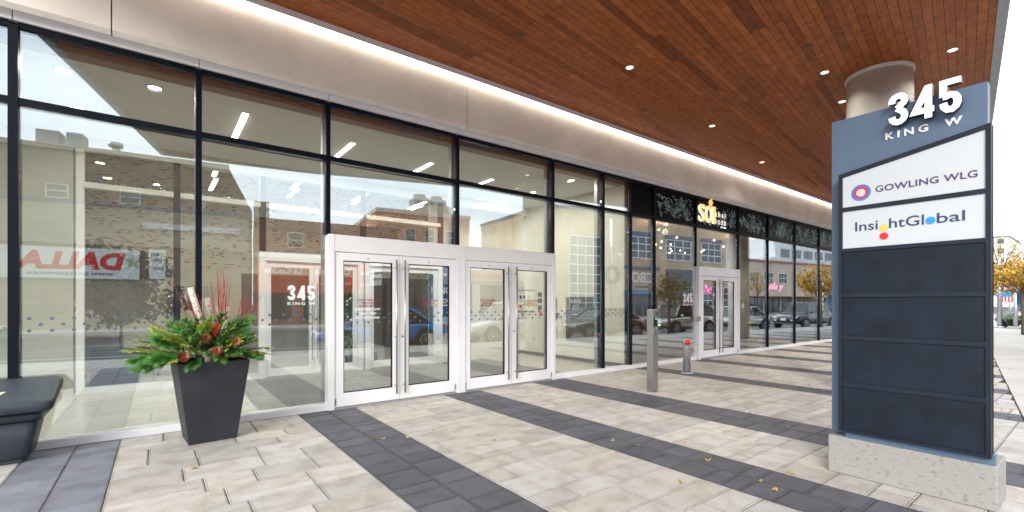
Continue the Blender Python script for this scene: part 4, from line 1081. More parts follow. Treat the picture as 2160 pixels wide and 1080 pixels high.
for nme, lbl, y, z0, z1, w, m in (('emergency_phone', 'bronze emergency phone plate with a red handset on the cream wall', 9.1, 1.34, 1.62, .11, 'mail'), ('call_button_plate', 'bronze call button plate below the phone on the cream wall', 9.08, 1.02, 1.22, .11, 'mail'),
                                  ('fire_pull_station', 'small red fire alarm box on the cream wall by the last door', 9.72, 1.12, 1.25, .10, 'redplastic')):
    t = thing(nme, lbl, 'wall plate', (8.44, y, z0)); bx('plate', m, t, -.025, 0, -w / 2, w / 2, 0, z1 - z0, bevel=.004)
    if nme == 'emergency_phone': MB().tube([(-.03, .0, .06), (-.045, .01, .10), (-.045, .01, .18), (-.03, 0, .22)], [.012, .009, .009, .012], 8).build('handset', 'redplastic', t)
    else: bx('button', 'steel' if m == 'mail' else 'whiteink', t, -.03, -.0255, -.015, .015, .05, .08)
for k in range(3):
    gr = MB()
    for q in range(6): gr.box(-.012, 0, -.09 + q * .03, -.075 + q * .03, 0, .12)
    tag(gr.build('wall_grille', 'base', loc=(8.44, 9.75, 1.30 + k * .17 + (.02 if k else 0))), ('lowest', 'middle', 'topmost')[k] + ' of three small slotted grilles on the cream wall', 'grille')
so2 = thing('wall_socket', 'small dark framed socket low on the cream wall', 'socket', (8.44, 10.0, .42)); bx('plate', 'paper', so2, -.008, 0, -.04, .04, 0, .12); bx('insert', 'base', so2, -.011, -.0085, -.022, .022, .03, .09)

# ================================================================== RESTAURANT THINGS
sg = thing('restaurant_sign', 'lit orange and white restaurant sign over the shop doors', 'shop sign', (11.2, D, 3.55))
y_ = -.05
for j, (ch, x, w) in enumerate((('S', .10, .30), ('O', .44, .32), ('I', .80, .10))):
    o = text('sign_letter', ch, 'whitelit', sg, (x - .02, y_ + .02, .10), w, .46, ext=.02, bold=.01)
    text('letter_face', ch, 'orangelit', o, (x, y_ - .006, .10), w, .46, ext=.004, bold=0)
b = MB(); b.box(.60, .635, y_ - .01, y_ + .02, .58, .72); b.box(.68, .715, y_ - .01, y_ + .02, .56, .75); b.box(.58, .76, y_ - .012, y_ + .02, .64, .67); b.build('roof_mark', 'orangelit', sg)
text('lettering', 'thai', 'whitelit', sg, (.98, -.009, .32), .52, .15, ext=.004, spacing=1.6, bold=.01)  # white lettering given a glow to lift it from the soffit's shade
text('lettering', 'FOOD', 'whitelit', sg, (.98, -.009, .11), .55, .13, ext=.004, spacing=1.6, bold=.01)
text('lettering', 'EST. 2020', 'whitelit', sg, (1.25, -.009, .03), .28, .04, ext=.004, bold=.02)
BL = [(12.33, 3.96, 8.6), (14.54, 4.0, 9.4), (14.51, 3.91, 10), (13.01, 3.61, 9.2), (14.16, 3.64, 9.8), (15.98, 3.98, 10.6), (16.55, 3.89, 11), (17.4, 3.9, 11.5), (16.36, 3.7, 10.9), (17.57, 3.91, 11.2), (18.88, 3.94, 11.8), (16.32, 4.0, 9.0), (18.48, 4.0, 9.8), (19.04, 4.0, 11), (19.57, 4.0, 11.4)]
for x, z, y in BL:
    t = thing('pendant_bulb', 'small warm pendant bulb glowing behind the restaurant glass', 'pendant light', (x, y, z - .2), group='warm pendant bulbs in the restaurant')
    MB().ball((0, 0, 0), .03, (1, 1, 1.2), 10).build('bulb', 'bulb', t); MB().tube([(0, 0, .04), (0, 0, 4.25 - z + .2)], .006, 5).build('cord', 'black', t)
for x, y, z in ((17.3, 8.0, 3.6), (13.6, 9.2, 3.5), (19.2, 9.4, 3.6)):  # added globes and lamps to brighten the stool and figure behind the glass
    pl_ = bpy.data.lights.new('lamp_glow', 'POINT'); pl_.energy = 330; pl_.color = (1, .78, .5); pl_.shadow_soft_size = .1
    t = thing('fill_globe', 'added globe lamp brightening the restaurant interior', 'pendant light', (x, y, 4.15), group='added globe lamps in the restaurant')
    MB().ball((0, 0, 0), .05, n=12).build('globe', 'bulb', t)
    po = bpy.data.objects.new('lamp_glow', pl_); C.objects.link(po); po.parent = t; po.location = (0, 0, -.25)
text_ = text('neon_sign', 'The yas', 'neon', None, (14.0, 8.2, 1.72), 1.5, .36, ext=.012, shear=.35); tag(text_, 'pink neon script glowing behind the restaurant door glass', 'neon sign')
t_ = text('neon_sign', 'e pla y', 'neon', None, (19.3, 8.6, 1.95), 1.9, .38, ext=.012, shear=.35); tag(t_, 'second pink neon script farther right in the restaurant window', 'neon sign')
ST = thing('bar_stool', 'yellow metal bar stool behind the restaurant glass', 'stool', (17.35, 8.25, .0))
bx('seat', 'yellowmetal', ST, -.18, .18, -.18, .18, .74, .77, bevel=.01)
for sx in (-1, 1):
    for sy_ in (-1, 1): MB().tube([(sx * .15, sy_ * .15, .74), (sx * .22, sy_ * .22, .002)], .013, 8).build('leg', 'yellowmetal', ST)
rg = MB()
for a, b_ in (((-.19, -.19, .3), (.19, -.19, .3)), ((.19, -.19, .3), (.19, .19, .3)), ((.19, .19, .3), (-.19, .19, .3)), ((-.19, .19, .3), (-.19, -.19, .3))): rg.tube([a, b_], .009, 6)
rg.build('foot_ring', 'yellowmetal', ST)
def skin(name, V, Ed, rad, m, par, sub=2):
    me = bpy.data.meshes.new(name); me.from_pydata(V, Ed, []); o = bpy.data.objects.new(name, me); C.objects.link(o)
    sk = o.modifiers.new('s', 'SKIN'); su = o.modifiers.new('u', 'SUBSURF'); su.levels = sub; su.render_levels = sub
    for i, rr in enumerate(rad):
        me.skin_vertices[0].data[i].radius = rr if hasattr(rr, '__len__') else (rr, rr); me.skin_vertices[0].data[i].use_root = (i == 0)
    dg = bpy.context.evaluated_depsgraph_get(); dg.update(); m2 = bpy.data.meshes.new_from_object(o.evaluated_get(dg)); bpy.data.objects.remove(o)
    m2.materials.clear(); m2.materials.append(M[m]); o = bpy.data.objects.new(name, m2); C.objects.link(o); o.parent = par
    for p in m2.polygons: p.use_smooth = True
    return o
PE = thing('person', 'person in a red plaid shirt standing with their back turned beside the yellow stool', 'person', (18.0, 8.65, 0), R(200))
V = [(0, 0, .93), (0, 0, 1.12), (0, -.01, 1.32), (0, 0, 1.42), (0, .01, 1.50), (0, .02, 1.60), (0, .015, 1.68),
     (.10, 0, .88), (.11, .01, .48), (.11, -.02, .08), (.12, .10, .03), (-.10, 0, .88), (-.11, .01, .48), (-.11, -.02, .08), (-.12, .10, .03),
     (.19, 0, 1.36), (.24, -.02, 1.10), (.20, .16, .98), (.16, .24, 1.0), (-.19, 0, 1.36), (-.25, -.02, 1.10), (-.22, .14, .95), (-.18, .22, .97)]
Ed = [(0, 1), (1, 2), (2, 3), (3, 4), (4, 5), (5, 6), (0, 7), (7, 8), (8, 9), (9, 10), (0, 11), (11, 12), (12, 13), (13, 14), (3, 15), (15, 16), (16, 17), (17, 18), (3, 19), (19, 20), (20, 21), (21, 22)]
rad = [(.15, .11), (.13, .09), (.16, .10), (.09, .07), .05, (.075, .09), .07, .085, .055, .04, .035, .085, .055, .04, .035, .055, .04, .032, .03, .055, .04, .032, .03]
skin('body', V, Ed, rad, 'skin', PE)
skin('shirt', [V[0], V[1], V[2], (0, 0, 1.41), V[15], V[16], V[17], V[19], V[20], V[21]], [(0, 1), (1, 2), (2, 3), (3, 4), (4, 5), (5, 6), (3, 7), (7, 8), (8, 9)], [(.18, .135), (.155, .115), (.18, .12), (.10, .085), .072, .055, .046, .072, .055, .046], 'plaid', PE)
skin('trousers', [(0, 0, .97), V[7], V[8], (.11, -.02, .06), V[11], V[12], (-.11, -.02, .06)], [(0, 1), (1, 2), (2, 3), (0, 4), (4, 5), (5, 6)], [(.16, .12), .10, .07, .06, .10, .07, .06], 'jeans', PE)
skin('hair', [(0, -.005, 1.56), (0, -.01, 1.66), (0, .01, 1.73)], [(0, 1), (1, 2)], [(.06, .06), (.085, .095), (.05, .06)], 'hair', PE)

# ================================================================== CARS
def car(label, u, v, paint, kind='suv', flip=False, group='cars parked along the near kerb', rz=None, L0=4.5, z=-.16, loc=None):
    # local: x forward; profile stations (x, shoulder z, roof z or None, half width)
    H = {'suv': 1.66, 'sedan': 1.44, 'mini': 1.56}[kind]; Wd = .92 if kind != 'mini' else .88; hl = L0 / 2
    hood = {'suv': .98, 'sedan': .86, 'mini': .92}[kind]
    ang = A8 + (math.pi if flip else 0) if rz is None else rz
    P = W8(u, v, z) if loc is None else Vector(loc)
    t = thing('parked_car', label, 'car', P, ang, group)
    pm_ = paint if isinstance(paint, str) else None
    st_ = [(-hl, .62, .70), (-hl + .06, .80, .84), (-hl + .35, hood * 1.02, .95), (-hl + 1.0, hood * 1.04, 1), (0, hood * 1.0, 1), (hl - 1.35, hood * .98, 1), (hl - .75, hood * .90, .98), (hl - .25, hood * .78, .92), (hl - .05, hood * .66, .82), (hl, .50, .74)]
    b = MB(); rr = []
    for x, zs, wk in st_:
        w = Wd * wk; zb = .30 if abs(x) < hl - .3 else .36
        pr = [(-w * .88, zb), (-w * .98, zb + .14), (-w, zb + .32 if zb + .32 < zs - .05 else zs - .05), (-w * .96, zs - .02), (-w * .82, zs), (0, zs + .03), (w * .82, zs), (w * .96, zs - .02), (w, zb + .32 if zb + .32 < zs - .05 else zs - .05), (w * .98, zb + .14), (w * .88, zb)]
        rr.append([b.bm.verts.new((x, y, z_)) for y, z_ in pr])
    for i in range(len(rr) - 1):
        for k in range(10): b.f([rr[i][k], rr[i][k + 1], rr[i + 1][k + 1], rr[i + 1][k]], True)
        b.f([rr[i][0], rr[i + 1][0], rr[i + 1][10], rr[i][10]])
    b.f(rr[0]); b.f(rr[-1][::-1])
    body = b.build('body', paint, t)
    # greenhouse
    x0, x1, x2, x3 = {'suv': (-hl + .08, -hl + .45, hl - 1.75, hl - 1.10), 'sedan': (-hl + .45, -hl + 1.25, hl - 2.05, hl - 1.15), 'mini': (-hl + .06, -hl + .3, hl - 1.45, hl - 1.0)}[kind]
    zb = hood * 1.0; g_ = MB()
    def cab(g_, e, zt, zb, wb, wt):
        lo = [(x0, -wb), (x3, -wb), (x3, wb), (x0, wb)]; hi = [(x1, -wt), (x2, -wt), (x2, wt), (x1, wt)]
        a = [g_.bm.verts.new((x, y, zb)) for x, y in lo]; c = [g_.bm.verts.new((x, y, zt)) for x, y in hi]
        for i in range(4): g_.f([a[i], a[(i + 1) % 4], c[(i + 1) % 4], c[i]])
        g_.f(c); g_.f(a[::-1])
    cab(g_, 0, H - .05, zb - .02, Wd * .86, Wd * .66)
    g_.build('windows', 'carglass', t, bevel=.03)
    rf = MB(); wt = Wd * .665
    rf.box(x1 - .05, x2 + .06, -wt, wt, H - .07, H - .01)
    rf.build('roof', paint if kind != 'mini' else 'blackpl', t, bevel=.03)
    pl_ = MB()
    for s_ in (-1, 1):
        for (xa, za, xb, zb2) in ((x0 + .02, zb - .02, x1, H - .04), (x3, zb - .02, x2, H - .04), ((x0 + x3) / 2 - .1, zb - .02, (x1 + x2) / 2 - .1, H - .04)):
            pl_.tube([(xa, s_ * Wd * .865, za), (xb, s_ * Wd * .675, zb2)], .035, 6)
    pl_.build('pillars', paint, t)
    for xs in (-hl + .85, hl - .88):
        for s_ in (-1, 1):
            a_ = MB(); a_.cyl((xs, s_ * (Wd + .004), .36), .40, -s_ * .05, 24, ax=(0, 1, 0)); a_.build('wheel_arch', 'blackpl', body)
            w = MB(); w.tube([(xs, s_ * (Wd + .012), .33), (xs, s_ * (Wd - .2), .33)], .33, 24); w = w.build('wheel', 'rubber', t, bevel=.03)
            rm = MB(); rm.ring((xs, s_ * (Wd + .016), .33), .19, .225, .01, Matrix.Rotation(R(90), 4, 'X'), 20)
            for k in range(10):
                a = k * .628; rm.tube([(xs, s_ * (Wd + .016), .33), (xs + .2 * math.cos(a), s_ * (Wd + .016), .33 + .2 * math.sin(a))], .014, 4)
            rm.build('rim', 'rim', w)
    for s_ in (-1, 1):
        h_ = MB(); h_.ball((hl - .14, s_ * Wd * .68, hood * .70), .13, (.9, 1.4, .62), 10); h_.build('headlight', 'lamp_w', t)
        h_ = MB(); h_.ball((-hl + .10, s_ * Wd * .76, hood * .86), .13, (.7, .9, 1.1), 10); h_.build('tail_light', 'lamp_r', t)
        m_ = MB(); m_.ball((x3 - .25, s_ * (Wd + .06), hood + .08), .10, (.7, 1, .7), 8); m_.build('wing_mirror', paint, t)
        dh = MB()
        for xx in (-.1, .75): dh.box(xx, xx + .16, min(s_ * Wd, s_ * (Wd + .02)), max(s_ * Wd, s_ * (Wd + .02)), hood * .86, hood * .89)
        dh.build('door_handle', 'chrome', t)
    gr = MB(); gr.box(hl - .06, hl + .012, -.42, .42, .44, .62); gr.build('grille', 'blackpl', t, bevel=.01)
    bp = MB(); bp.box(hl - .1, hl + .02, -Wd * .7, Wd * .7, .30, .38); bp.box(-hl - .02, -hl + .1, -Wd * .66, Wd * .66, .36, .50); bp.build('bumper', 'blackpl', t, bevel=.02)
    for xx in (hl + .016, -hl - .026):
        q = MB(); q.box(xx - .002, xx + .006, -.16, .16, .52, .66); q.build('licence_plate', 'plate', t)
    return t
def paint(n, c, metal=.35): M[n] = mat(n, c, .22, metal, var=.02, coat=1); return n
paint('paint white', (.78, .79, .80), .1); paint('paint blue', (.01, .19, .75), .1); paint('paint graphite', (.05, .055, .065)); paint('paint silver', (.45, .46, .48), .6)
paint('paint teal', (.03, .12, .16)); paint('paint black', (.012, .012, .014), .2); paint('paint champagne', (.50, .48, .44), .4); paint('paint red', (.35, .02, .02), .2)
CV = 3.75
car('bright blue sedan parked at the near kerb, mirrored in the first door', 5.9, CV, 'paint blue', 'sedan', True)
car('white crossover parked at the near kerb, mirrored in the third door', 11.4, CV, 'paint white', 'suv', True)
car('graphite sedan parked at the near kerb behind the white crossover', 16.3, CV, 'paint graphite', 'sedan', True)
car('champagne hatchback with a black roof behind the caged street tree', 21.6, CV, 'paint champagne', 'mini', True, L0=4.1)
car('silver sedan mirrored in the restaurant doors', 26.4, CV, 'paint silver', 'sedan', True)
car('black estate car mirrored left of the yellow tree', 33.6, CV, 'paint black', 'suv', True, L0=4.8)
car('dark green blue car mirrored between black mullion and steel post', 19.5, 8.2, 'paint teal', 'sedan', False, 'cars driving on the street')
car('grey sedan across the street mirrored in the leftmost glass', -9.5, 14.0, 'paint graphite', 'sedan', False, 'cars driving on the street')
car('silver car far along the kerb at the right edge of the photo', 60, CV, 'paint silver', 'sedan', False, 'far cars down the street')
car('red lit dark car far down the street right of the sign', 72, 9, 'paint graphite', 'sedan', True, 'far cars down the street')
car('small red car far down the street beside the lamp post', 95, 12.5, 'paint red', 'sedan', True, 'far cars down the street')
car('blue car far down the street at the right edge', 66, 6.6, 'paint blue', 'suv', False, 'far cars down the street')

# ================================================================== STREET TREES, POLES
t1 = tree('street_tree', 'small caged street tree with green and orange leaves mirrored left of the restaurant doors', W8(19.1, 2.15), 3.0, .95, 1.35, 'leaf_g', 2600, .11, 21, 'street trees at the near kerb')
gd = MB()
for k in range(8):
    a = k * math.pi / 4; gd.tube([(math.cos(a) * .3, math.sin(a) * .3, 0), (math.cos(a) * .33, math.sin(a) * .33, 1.3)], .012, 5)
for z in (.3, .8, 1.25): gd.ring((0, 0, z), .30, .33, .02, Matrix.Identity(4), 16)
tag(gd.build('tree_guard', 'black', loc=W8(19.1, 2.15)), 'black metal cage around the small street tree', 'tree guard')
tree('street_tree', 'yellow leaved street tree just right of the sign', W8(31.9, 1.9), 3.7, 1.3, 1.9, 'leaf_y', 3600, .15, 22, 'street trees at the near kerb', tr=.09)
tree('street_tree', 'thin nearly bare tree whose twigs fill the upper right edge', W8(44.5, 1.6), 6.4, 2.3, 2.4, 'leaf_y', 1300, .15, 23, 'street trees at the near kerb', tr=.10, gaps=14)
tree('street_tree', 'yellow tree farther down the kerb, behind the street sign', W8(58, 2.0), 5.0, 2.2, 2.0, 'leaf_y', 3000, .2, 24, 'street trees at the near kerb', tr=.11)
tree('street_tree', 'orange tree far down the street', W8(76, 1.8), 6.0, 2.6, 2.2, 'leaf_y', 2200, .26, 25, 'street trees at the near kerb', tr=.12)
tree('street_tree', 'tree with green yellow crown on the far sidewalk mirrored over the second door', W8(12.2, 18.4), 5.4, 1.7, 2.6, 'leaf_g', 900, .17, 26, 'street trees across the street', tr=.1)
tree('street_tree', 'leafy tree across the street before the cream corner building', W8(51.5, 18.4), 5.2, 1.8, 2.4, 'leaf_y', 900, .18, 27, 'street trees across the street', tr=.1)
LP = thing('street_lamp', 'grey street lamp with a single arm right of the sign', 'street lamp', (39.1, 4.1, 0))
MB().tube([(0, 0, 0), (0, 0, 4.15)], [.11, .06], 12).build('pole', 'galv', LP)
MB().cyl((0, 0, 0), .24, .12, 10, .2).build('base', 'galv', LP)
ar = MB(); e = Vector((.6, -1.15, .45)); ar.tube([(0, 0, 4.0), e * .5 + Vector((0, 0, 4.02)), e + Vector((0, 0, 4.0))], .025, 8); ar.build('arm', 'galv', LP)
MB().ball(e + Vector((.02, -.15, 4.0)), .12, (1, 2, .5), 8).build('lamp_head', 'greybld', LP)
for i, (x, y, lb_) in enumerate(((41.1, 3.85, 'grey post carrying a red and teal street sign'), (38.4, 3.40, 'thicker grey post standing in a concrete foot right of the sign'))):
    q = thing('sign_post', lb_, 'post', (x, y, 0)); MB().tube([(0, 0, 0), (0, 0, 2.3)], .07 if i == 0 else .085, 10).build('pole', 'galv', q)
    bx('foot', 'kerb', q, -.4, .4, -.3, .3, 0, .14, bevel=.02)
    if i == 0:
        for z0, z1, m in ((1.55, 1.85, 'redvinyl'), (1.86, 2.12, 'cyan'), (2.16, 2.55, 'purple')):
            bx('sign_plate', m, q, -.10, -.072, -.38, .38, z0, z1)
        text('lettering', 'JOY', 'whiteink', q, (-.104, .30, 2.2), .58, .26, 'side', .002, bold=.03)
        for k in range(5): bx('stripe', 'whiteink', q, -.103, -.1005, -.33 + k * .14, -.26 + k * .14, 1.58, 1.82)
for i, (x, y) in enumerate(((40.3, 4.05), (39.4, 3.55))):
    q = thing('street_planter', ('black bowl planter with clipped greenery left of the sign post', 'black bowl planter with clipped greenery right of the sign post')[i], 'planter', (x, y, 0))
    MB().lathe([(.16, 0), (.30, .3), (.42, .52), (.40, .52)], n=20).build('bowl', 'blackpl', q)
    c = MB(); leafcards(c, (0, 0, .62), .42, 420, .07, random.Random(i), (1, 1, .45), shell=.0); c.build('greenery', 'fir', q)
lw_ = tag(bx('low_wall', 'kerb', None, 37.0, 40.5, 2.2, 2.5, 0, .38, bevel=.02), 'low concrete seat wall at the far right edge', 'low wall')
bb = thing('banner_pole', 'pole with a small blue banner at the far right edge', 'banner', (33.2, 2.45, 0)); MB().tube([(0, 0, 0), (0, 0, 3)], .04, 8).build('pole', 'galv', bb); bx('cloth', 'cyan', bb, -.01, .01, .05, .45, 1.35, 2.05)
wl = thing('lamp_column', 'tall lamp column with a lit top tube and a big wreath mirrored in the lobby end glass', 'street lamp', W8(29.6, 18), A8)
MB().tube([(0, 0, 0), (0, 0, 6.4)], [.13, .09], 12).build('pole', 'galv', wl); MB().tube([(0, 0, 6.42), (0, 0, 8.9)], .10, 12).build('light_tube', 'whitelit', wl)
for s_ in (-1, 1): MB().tube([(0, 0, 5.75), (s_ * .9, 0, 5.75)], .03, 6).build('arm', 'galv', wl); MB().ball((s_ * 1.05, 0, 5.7), .22, n=10).build('globe', 'paper', wl)
wr = MB(); r = random.Random(9)
for k in range(1300):
    a = r.uniform(0, 6.283); q = r.uniform(0, 6.283); rr = .68 + .24 * math.cos(q) * r.random(); p = Vector((math.cos(a) * rr, .12 + .2 * math.sin(q), 3.95 + math.sin(a) * rr)); d = Vector((r.uniform(-1, 1), r.uniform(-1, 1), r.uniform(-1, 1))).normalized(); s_ = d.orthogonal().normalized() * .03
    wr.f([wr.bm.verts.new(x_) for x_ in (p - s_, p + s_, p + d * .16)])
wr.build('wreath', 'fir', wl)

# ================================================================== BUILDINGS ACROSS THE STREET (mirrored in the glass)
def bld(name, label, u, v=21.1): return thing(name, label, 'building', W8(u, v, 0), A8)
def win(par, x0, x1, z0, z1, fm='white', nx=2, nz=2, y=0, t=.05, gm='winglass'):
    f = MB()
    for a in range(nx + 1): xx = x0 + (x1 - x0) * a / nx; f.box(xx - t / 2, xx + t / 2, y + .004, y + .07, z0, z1)
    for a in range(nz + 1): zz = z0 + (z1 - z0) * a / nz; f.box(x0 - t / 2, x1 + t / 2, y + .005, y + .066, zz - t / 2, zz + t / 2)
    f = f.build('window', fm, par); bx('pane', gm, f, x0, x1, y + .002, y + .03, z0, z1); return f
# A: brown brick shop with the long painted sign
a = bld('brick_shop', 'brown brick and render shop with a long white painted sign, mirrored at the left', 0)
MB().extr([(-30, -14, 0), (1.9, -14, 0), (1.9, -14, 7.4), (.6, -14, 10.1), (-30, -14, 10.1)], (0, 14, 0)).build('wall', 'brickA', a)
bx('render_band', 'stuccoA', a, -30, 1.7, .001, .05, 4.75, 7.0)
bx('cornice', 'stuccoA', a, -30, .62, -.1, .18, 9.95, 10.2); bx('string_course', 'lintel', a, -30, 1.6, .001, .12, 7.0, 7.14)
for x in (-26, -21, -16.5, -12, -7.9, -4.75): win(a, x, x + .9, 7.25, 8.0, 'whitebld', 1, 2)
for x, w in ((-8.7, 1.0), (-7.4, .7)): bx('roof_unit', 'greybld', a, x, x + w, -2.4, -1.3, 10.0, 11.3)
v_ = MB(); v_.cyl((-5.2, -1.2, 10), .22, .75, 14); v_.cyl((-5.2, -1.2, 10.75), .36, .22, 14); v_.build('roof_vent', 'galv', a)
sgn = bx('sign_board', 'paper', a, -14.6, -3.85, .06, .16, 2.85, 4.52)
text('lettering', 'DALLA', 'redvinyl', sgn, (-4.5, .165, 3.35), 4.6, .95, 'back', .01, bold=.05, shear=-.2)
text('lettering', 'www.partytown.ca', 'navy', sgn, (-5.0, .165, 2.98), 3.6, .22, 'back', .01, shear=-.2)
stp = MB(); c0 = Vector((-4.16, .165, 3.85)); pts = []
for k in range(10): rr = .42 if k % 2 == 0 else .18; pts.append(c0 + Vector((math.sin(k * .628) * rr, 0, math.cos(k * .628) * rr)))
stp.extr(pts, (0, .012, 0)); stp.build('painted_star', 'juniper', sgn)
s2 = bx('sign_board', 'paper', a, -3.4, -2.62, .06, .12, 2.9, 4.6)
text('lettering', 'NIGHTS', 'base', s2, (-2.7, .125, 4.25), .62, .2, 'back', .004, bold=.02); text('lettering', '6PM', 'base', s2, (-2.8, .125, 3.9), .4, .2, 'back', .004, bold=.02); text('lettering', 'DAYS', 'base', s2, (-2.7, .125, 3.4), .55, .2, 'back', .004, bold=.02)
for x in (-28, -24, -20, -16, -12, -2.2): win(a, x, x + 2.2, .5, 2.5, 'black', 3, 1)
bx('blank_panel', 'stuccoA', a, -9.7, -2.6, .001, .05, .001, 2.84)  # blank panel added to even out the reflection over the indoor tree
bx('metal_flashing', 'whitebld', a, -3.7, 1.2, .06, .14, 5.85, 6.2)
# B: red brick with orange frontage
b_ = bld('red_brick_restaurant', 'low red brick restaurant with orange frontage and white lettering, mirrored over the doors', 0)
bx('wall', 'brickB', b_, 2.0, 11.4, -16, 0, 0, 7.05); bx('wall', 'stuccoA', b_, 2.0, 2.9, -3, .12, 7.051, 8.1)
bx('frontage', 'fabric_red', b_, 2.0, 11.3, .004, .35, 2.15, 4.25); bx('cornice', 'stuccoA', b_, 2.0, 11.3, .004, .2, 4.5, 4.75)
for u0 in (2.3, 5.3, 8.3): text('lettering', 'La Cucina', 'whiteink', b_, (u0 + 2.5, .353, 3.45), 2.2, .42, 'back', .01, bold=.01)
text('lettering', 'Wood Fired Pizza', 'whiteink', b_, (10.9, .353, 2.65), 2.3, .24, 'back', .01); text('lettering', '326 King St', 'whiteink', b_, (7.9, .353, 2.65), 2.0, .24, 'back', .01)
for x in (2.6, 5.0, 7.4, 9.6): win(b_, x, x + 1.6, .4, 1.95, 'black', 2, 1)
for x in (4.0, 6.2, 8.6): win(b_, x, x + .9, 5.2, 6.2, 'whitebld', 1, 2)
# tower behind
c_ = bld('terracotta_block', 'tall terracotta block with two cooling units on its roof, mirrored above the middle mullion', 0, 32)
bx('wall', 'terracotta', c_, 12.4, 22.2, -14, 0, 0, 10.3); bx('parapet', 'creamstone', c_, 12.3, 22.3, -14.1, .1, 10.301, 10.7)
bx('plant_room', 'creamstone', c_, 16.4, 20.5, -6, -1, 10.701, 11.7)
for x in (16.9, 18.8): 
    q = MB(); q.box(x - .1, x + 1.5, -4, -2, 11.75, 12.6); q.cyl((x + .7, -3, 12.6), .65, .45, 16); q.build('cooling_unit', 'greybld', c_)
for x in (13.2, 15.2, 17.2, 19.4): 
    for z in (5.0, 7.6): win(c_, x, x + 1, z, z + 1.3, 'whitebld', 1, 2)
c2 = bld('grey_shed', 'low grey building between brick shop and terracotta block in the reflection', 0, 27)
bx('wall', 'greybld', c2, 11.5, 14.5, -8, 0, 0, 5.2); bx('roof_edge', 'whitebld', c2, 11.4, 14.6, -8.1, .1, 5.201, 5.45)
c3 = bld('low_white_shop', 'low white shop with a dark doorway mirrored in the third door', 0)
bx('wall', 'whitebld', c3, 14.6, 24, -9, 0, 0, 4.2); bx('fascia_board', 'creamstone', c3, 14.6, 24, .001, .25, 3.2, 4.1)
text('lettering', 'ENERGY BAR', 'redvinyl', c3, (20.5, .255, 3.45), 3.6, .4, 'back', .01)
for x in (15, 18.2, 21.2): win(c3, x, x + 2.4, .4, 2.9, 'black', 2, 1)
# CBO building
d_ = bld('buff_brick_building', 'buff brick building with grid windows and big capital letters, mirrored at the lobby end', 0)
bx('wall', 'brickC', d_, 24.6, 51, -13, 0, 0, 10.1); bx('coping', 'lintel', d_, 24.5, 51.1, -13.1, .12, 10.101, 10.35)
win(d_, 27.3, 31.0, .6, 7.7, 'white', 4, 8, t=.08)
for x0, x1 in ((34.75, 38.1), (39.85, 43.7), (45.4, 48.8)):
    win(d_, x0, x1, 6.0, 8.15, 'white', 3, 3, t=.08); bx('lintel', 'lintel', d_, x0 - .1, x1 + .1, .001, .1, 8.2, 8.65)
bx('lintel', 'lintel', d_, 33.9, 38.9, .001, .1, 4.85, 5.15)
text('lettering', 'CBO', 'whiteink', d_, (37.9, .02, 3.5), 3.0, 1.05, 'back', .06)
text('lettering', 'FINANCIAL', 'base', d_, (37.2, .02, 3.0), 1.8, .22, 'back', .02)
bx('entrance_canopy', 'tealmetal', d_, 33.9, 38.9, .001, .9, 2.3, 2.75)
win(d_, 34.2, 38.6, .1, 2.28, 'tealmetal', 4, 1, t=.1)
an = MB(); an.extr([(39.8, .002, 5.0), (39.8, 1.3, 3.3), (39.8, 1.3, 2.95), (39.8, .002, 2.95)], (4.4, 0, 0)); an = an.build('awning', 'awning', d_)
text('lettering', 'KING WEST', 'whiteink', an, (43.4, 1.303, 3.02), 2.6, .22, 'back', .01)
win(d_, 40.0, 44.1, .3, 2.9, 'white', 5, 4, t=.06); win(d_, 45.4, 50, .3, 3.2, 'white', 5, 4, t=.06)
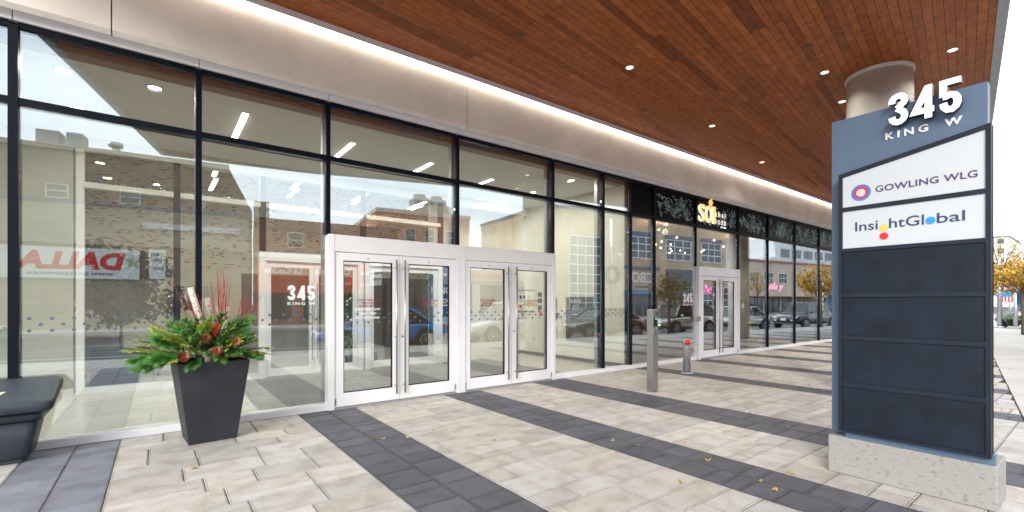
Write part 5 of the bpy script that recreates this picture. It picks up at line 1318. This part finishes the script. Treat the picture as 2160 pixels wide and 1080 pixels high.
# cream corner building
e_ = bld('cream_corner_building', 'cream stucco corner building with an orange roof edge, mirrored at the right', 0)
pts = [(53.2, 0), (53.2, -14), (76, -14), (76, -2)] + [(76 - 2 + 2 * math.cos(R(t)), -2 + 2 * math.sin(R(t))) for t in (20, 45, 70, 90)]
MB().prism(pts, 2.3, 6.5).build('wall', 'creamstone', e_)
MB().prism([(x_, y__ + (.15 if y__ > -13 else 0)) for x_, y__ in pts], 6.501, 6.75).build('roof_edge', 'orangetile', e_)
MB().prism([(x_ * 1.0, y__ - .1 if y__ > -13 else y__) for x_, y__ in pts], 0, 2.299).build('shopfront', 'greybld', e_)
bx('signboard', 'creamstone', e_, 53.3, 74, .001, .5, 2.31, 3.3); bx('signboard_trim', 'orangetile', e_, 53.3, 74, .001, .52, 2.2, 2.309)
for x in (54.1, 57.0, 60.0, 63.2, 66.6, 70): win(e_, x, x + 1.8, 3.95, 5.2, 'white', 3, 2)
for x in (53.8, 57.4, 61, 64.6, 68.2): win(e_, x, x + 3, .3, 2.1, 'black', 2, 1, y=-.1)
f_ = bld('white_apartment_block', 'white stepped apartment block behind the cream corner building', 0, 38)
for k, (x0, x1, z0, z1) in enumerate(((86, 120, 0, 10), (90, 118, 10.001, 12.5), (92, 116, 12.501, 15))): bx('storey', 'whitebld', f_, x0, x1, -15, -k * 1.5, z0, z1)
for x in range(92, 116, 4): win(f_, x, x + 3, 10.4, 12, 'greybld', 2, 1, y=-1.5); win(f_, x - 4, x - 1, 7.2, 9.2, 'greybld', 2, 1)
# far away down the street on the right
for i, (x, y, w, d2_, h, m, lb_) in enumerate(((150, 3, 14, 10, 9, 'greybld', 'low grey building far down the street'), (210, 20, 30, 20, 22, 'whitebld', 'pale high block on the horizon behind the autumn trees'), (170, -20, 18, 14, 12, 'brickB', 'red brick block far down on the far side of the street'),
                                         (120, 26, 24, 12, 10, 'creamstone', 'cream block behind the plaza trees'), (120, -8, 20, 12, 8, 'terracotta', 'low terracotta block far along the street'))):
    t = thing('distant_building', lb_, 'building', (x, y, 0)); bx('wall', m, t, 0, w, 0, d2_, 0, h); bx('roof', 'roofgrey', t, -.2, w + .2, -.2, d2_ + .2, h + .001, h + .4)
    for zz in range(2, int(h) - 1, 3):
        wb = MB()
        for yy in range(1, d2_ - 1, 3): wb.box(-.05, .02, yy, yy + 1.5, zz, zz + 1.5)
        wb.build('window', 'winglass', t)
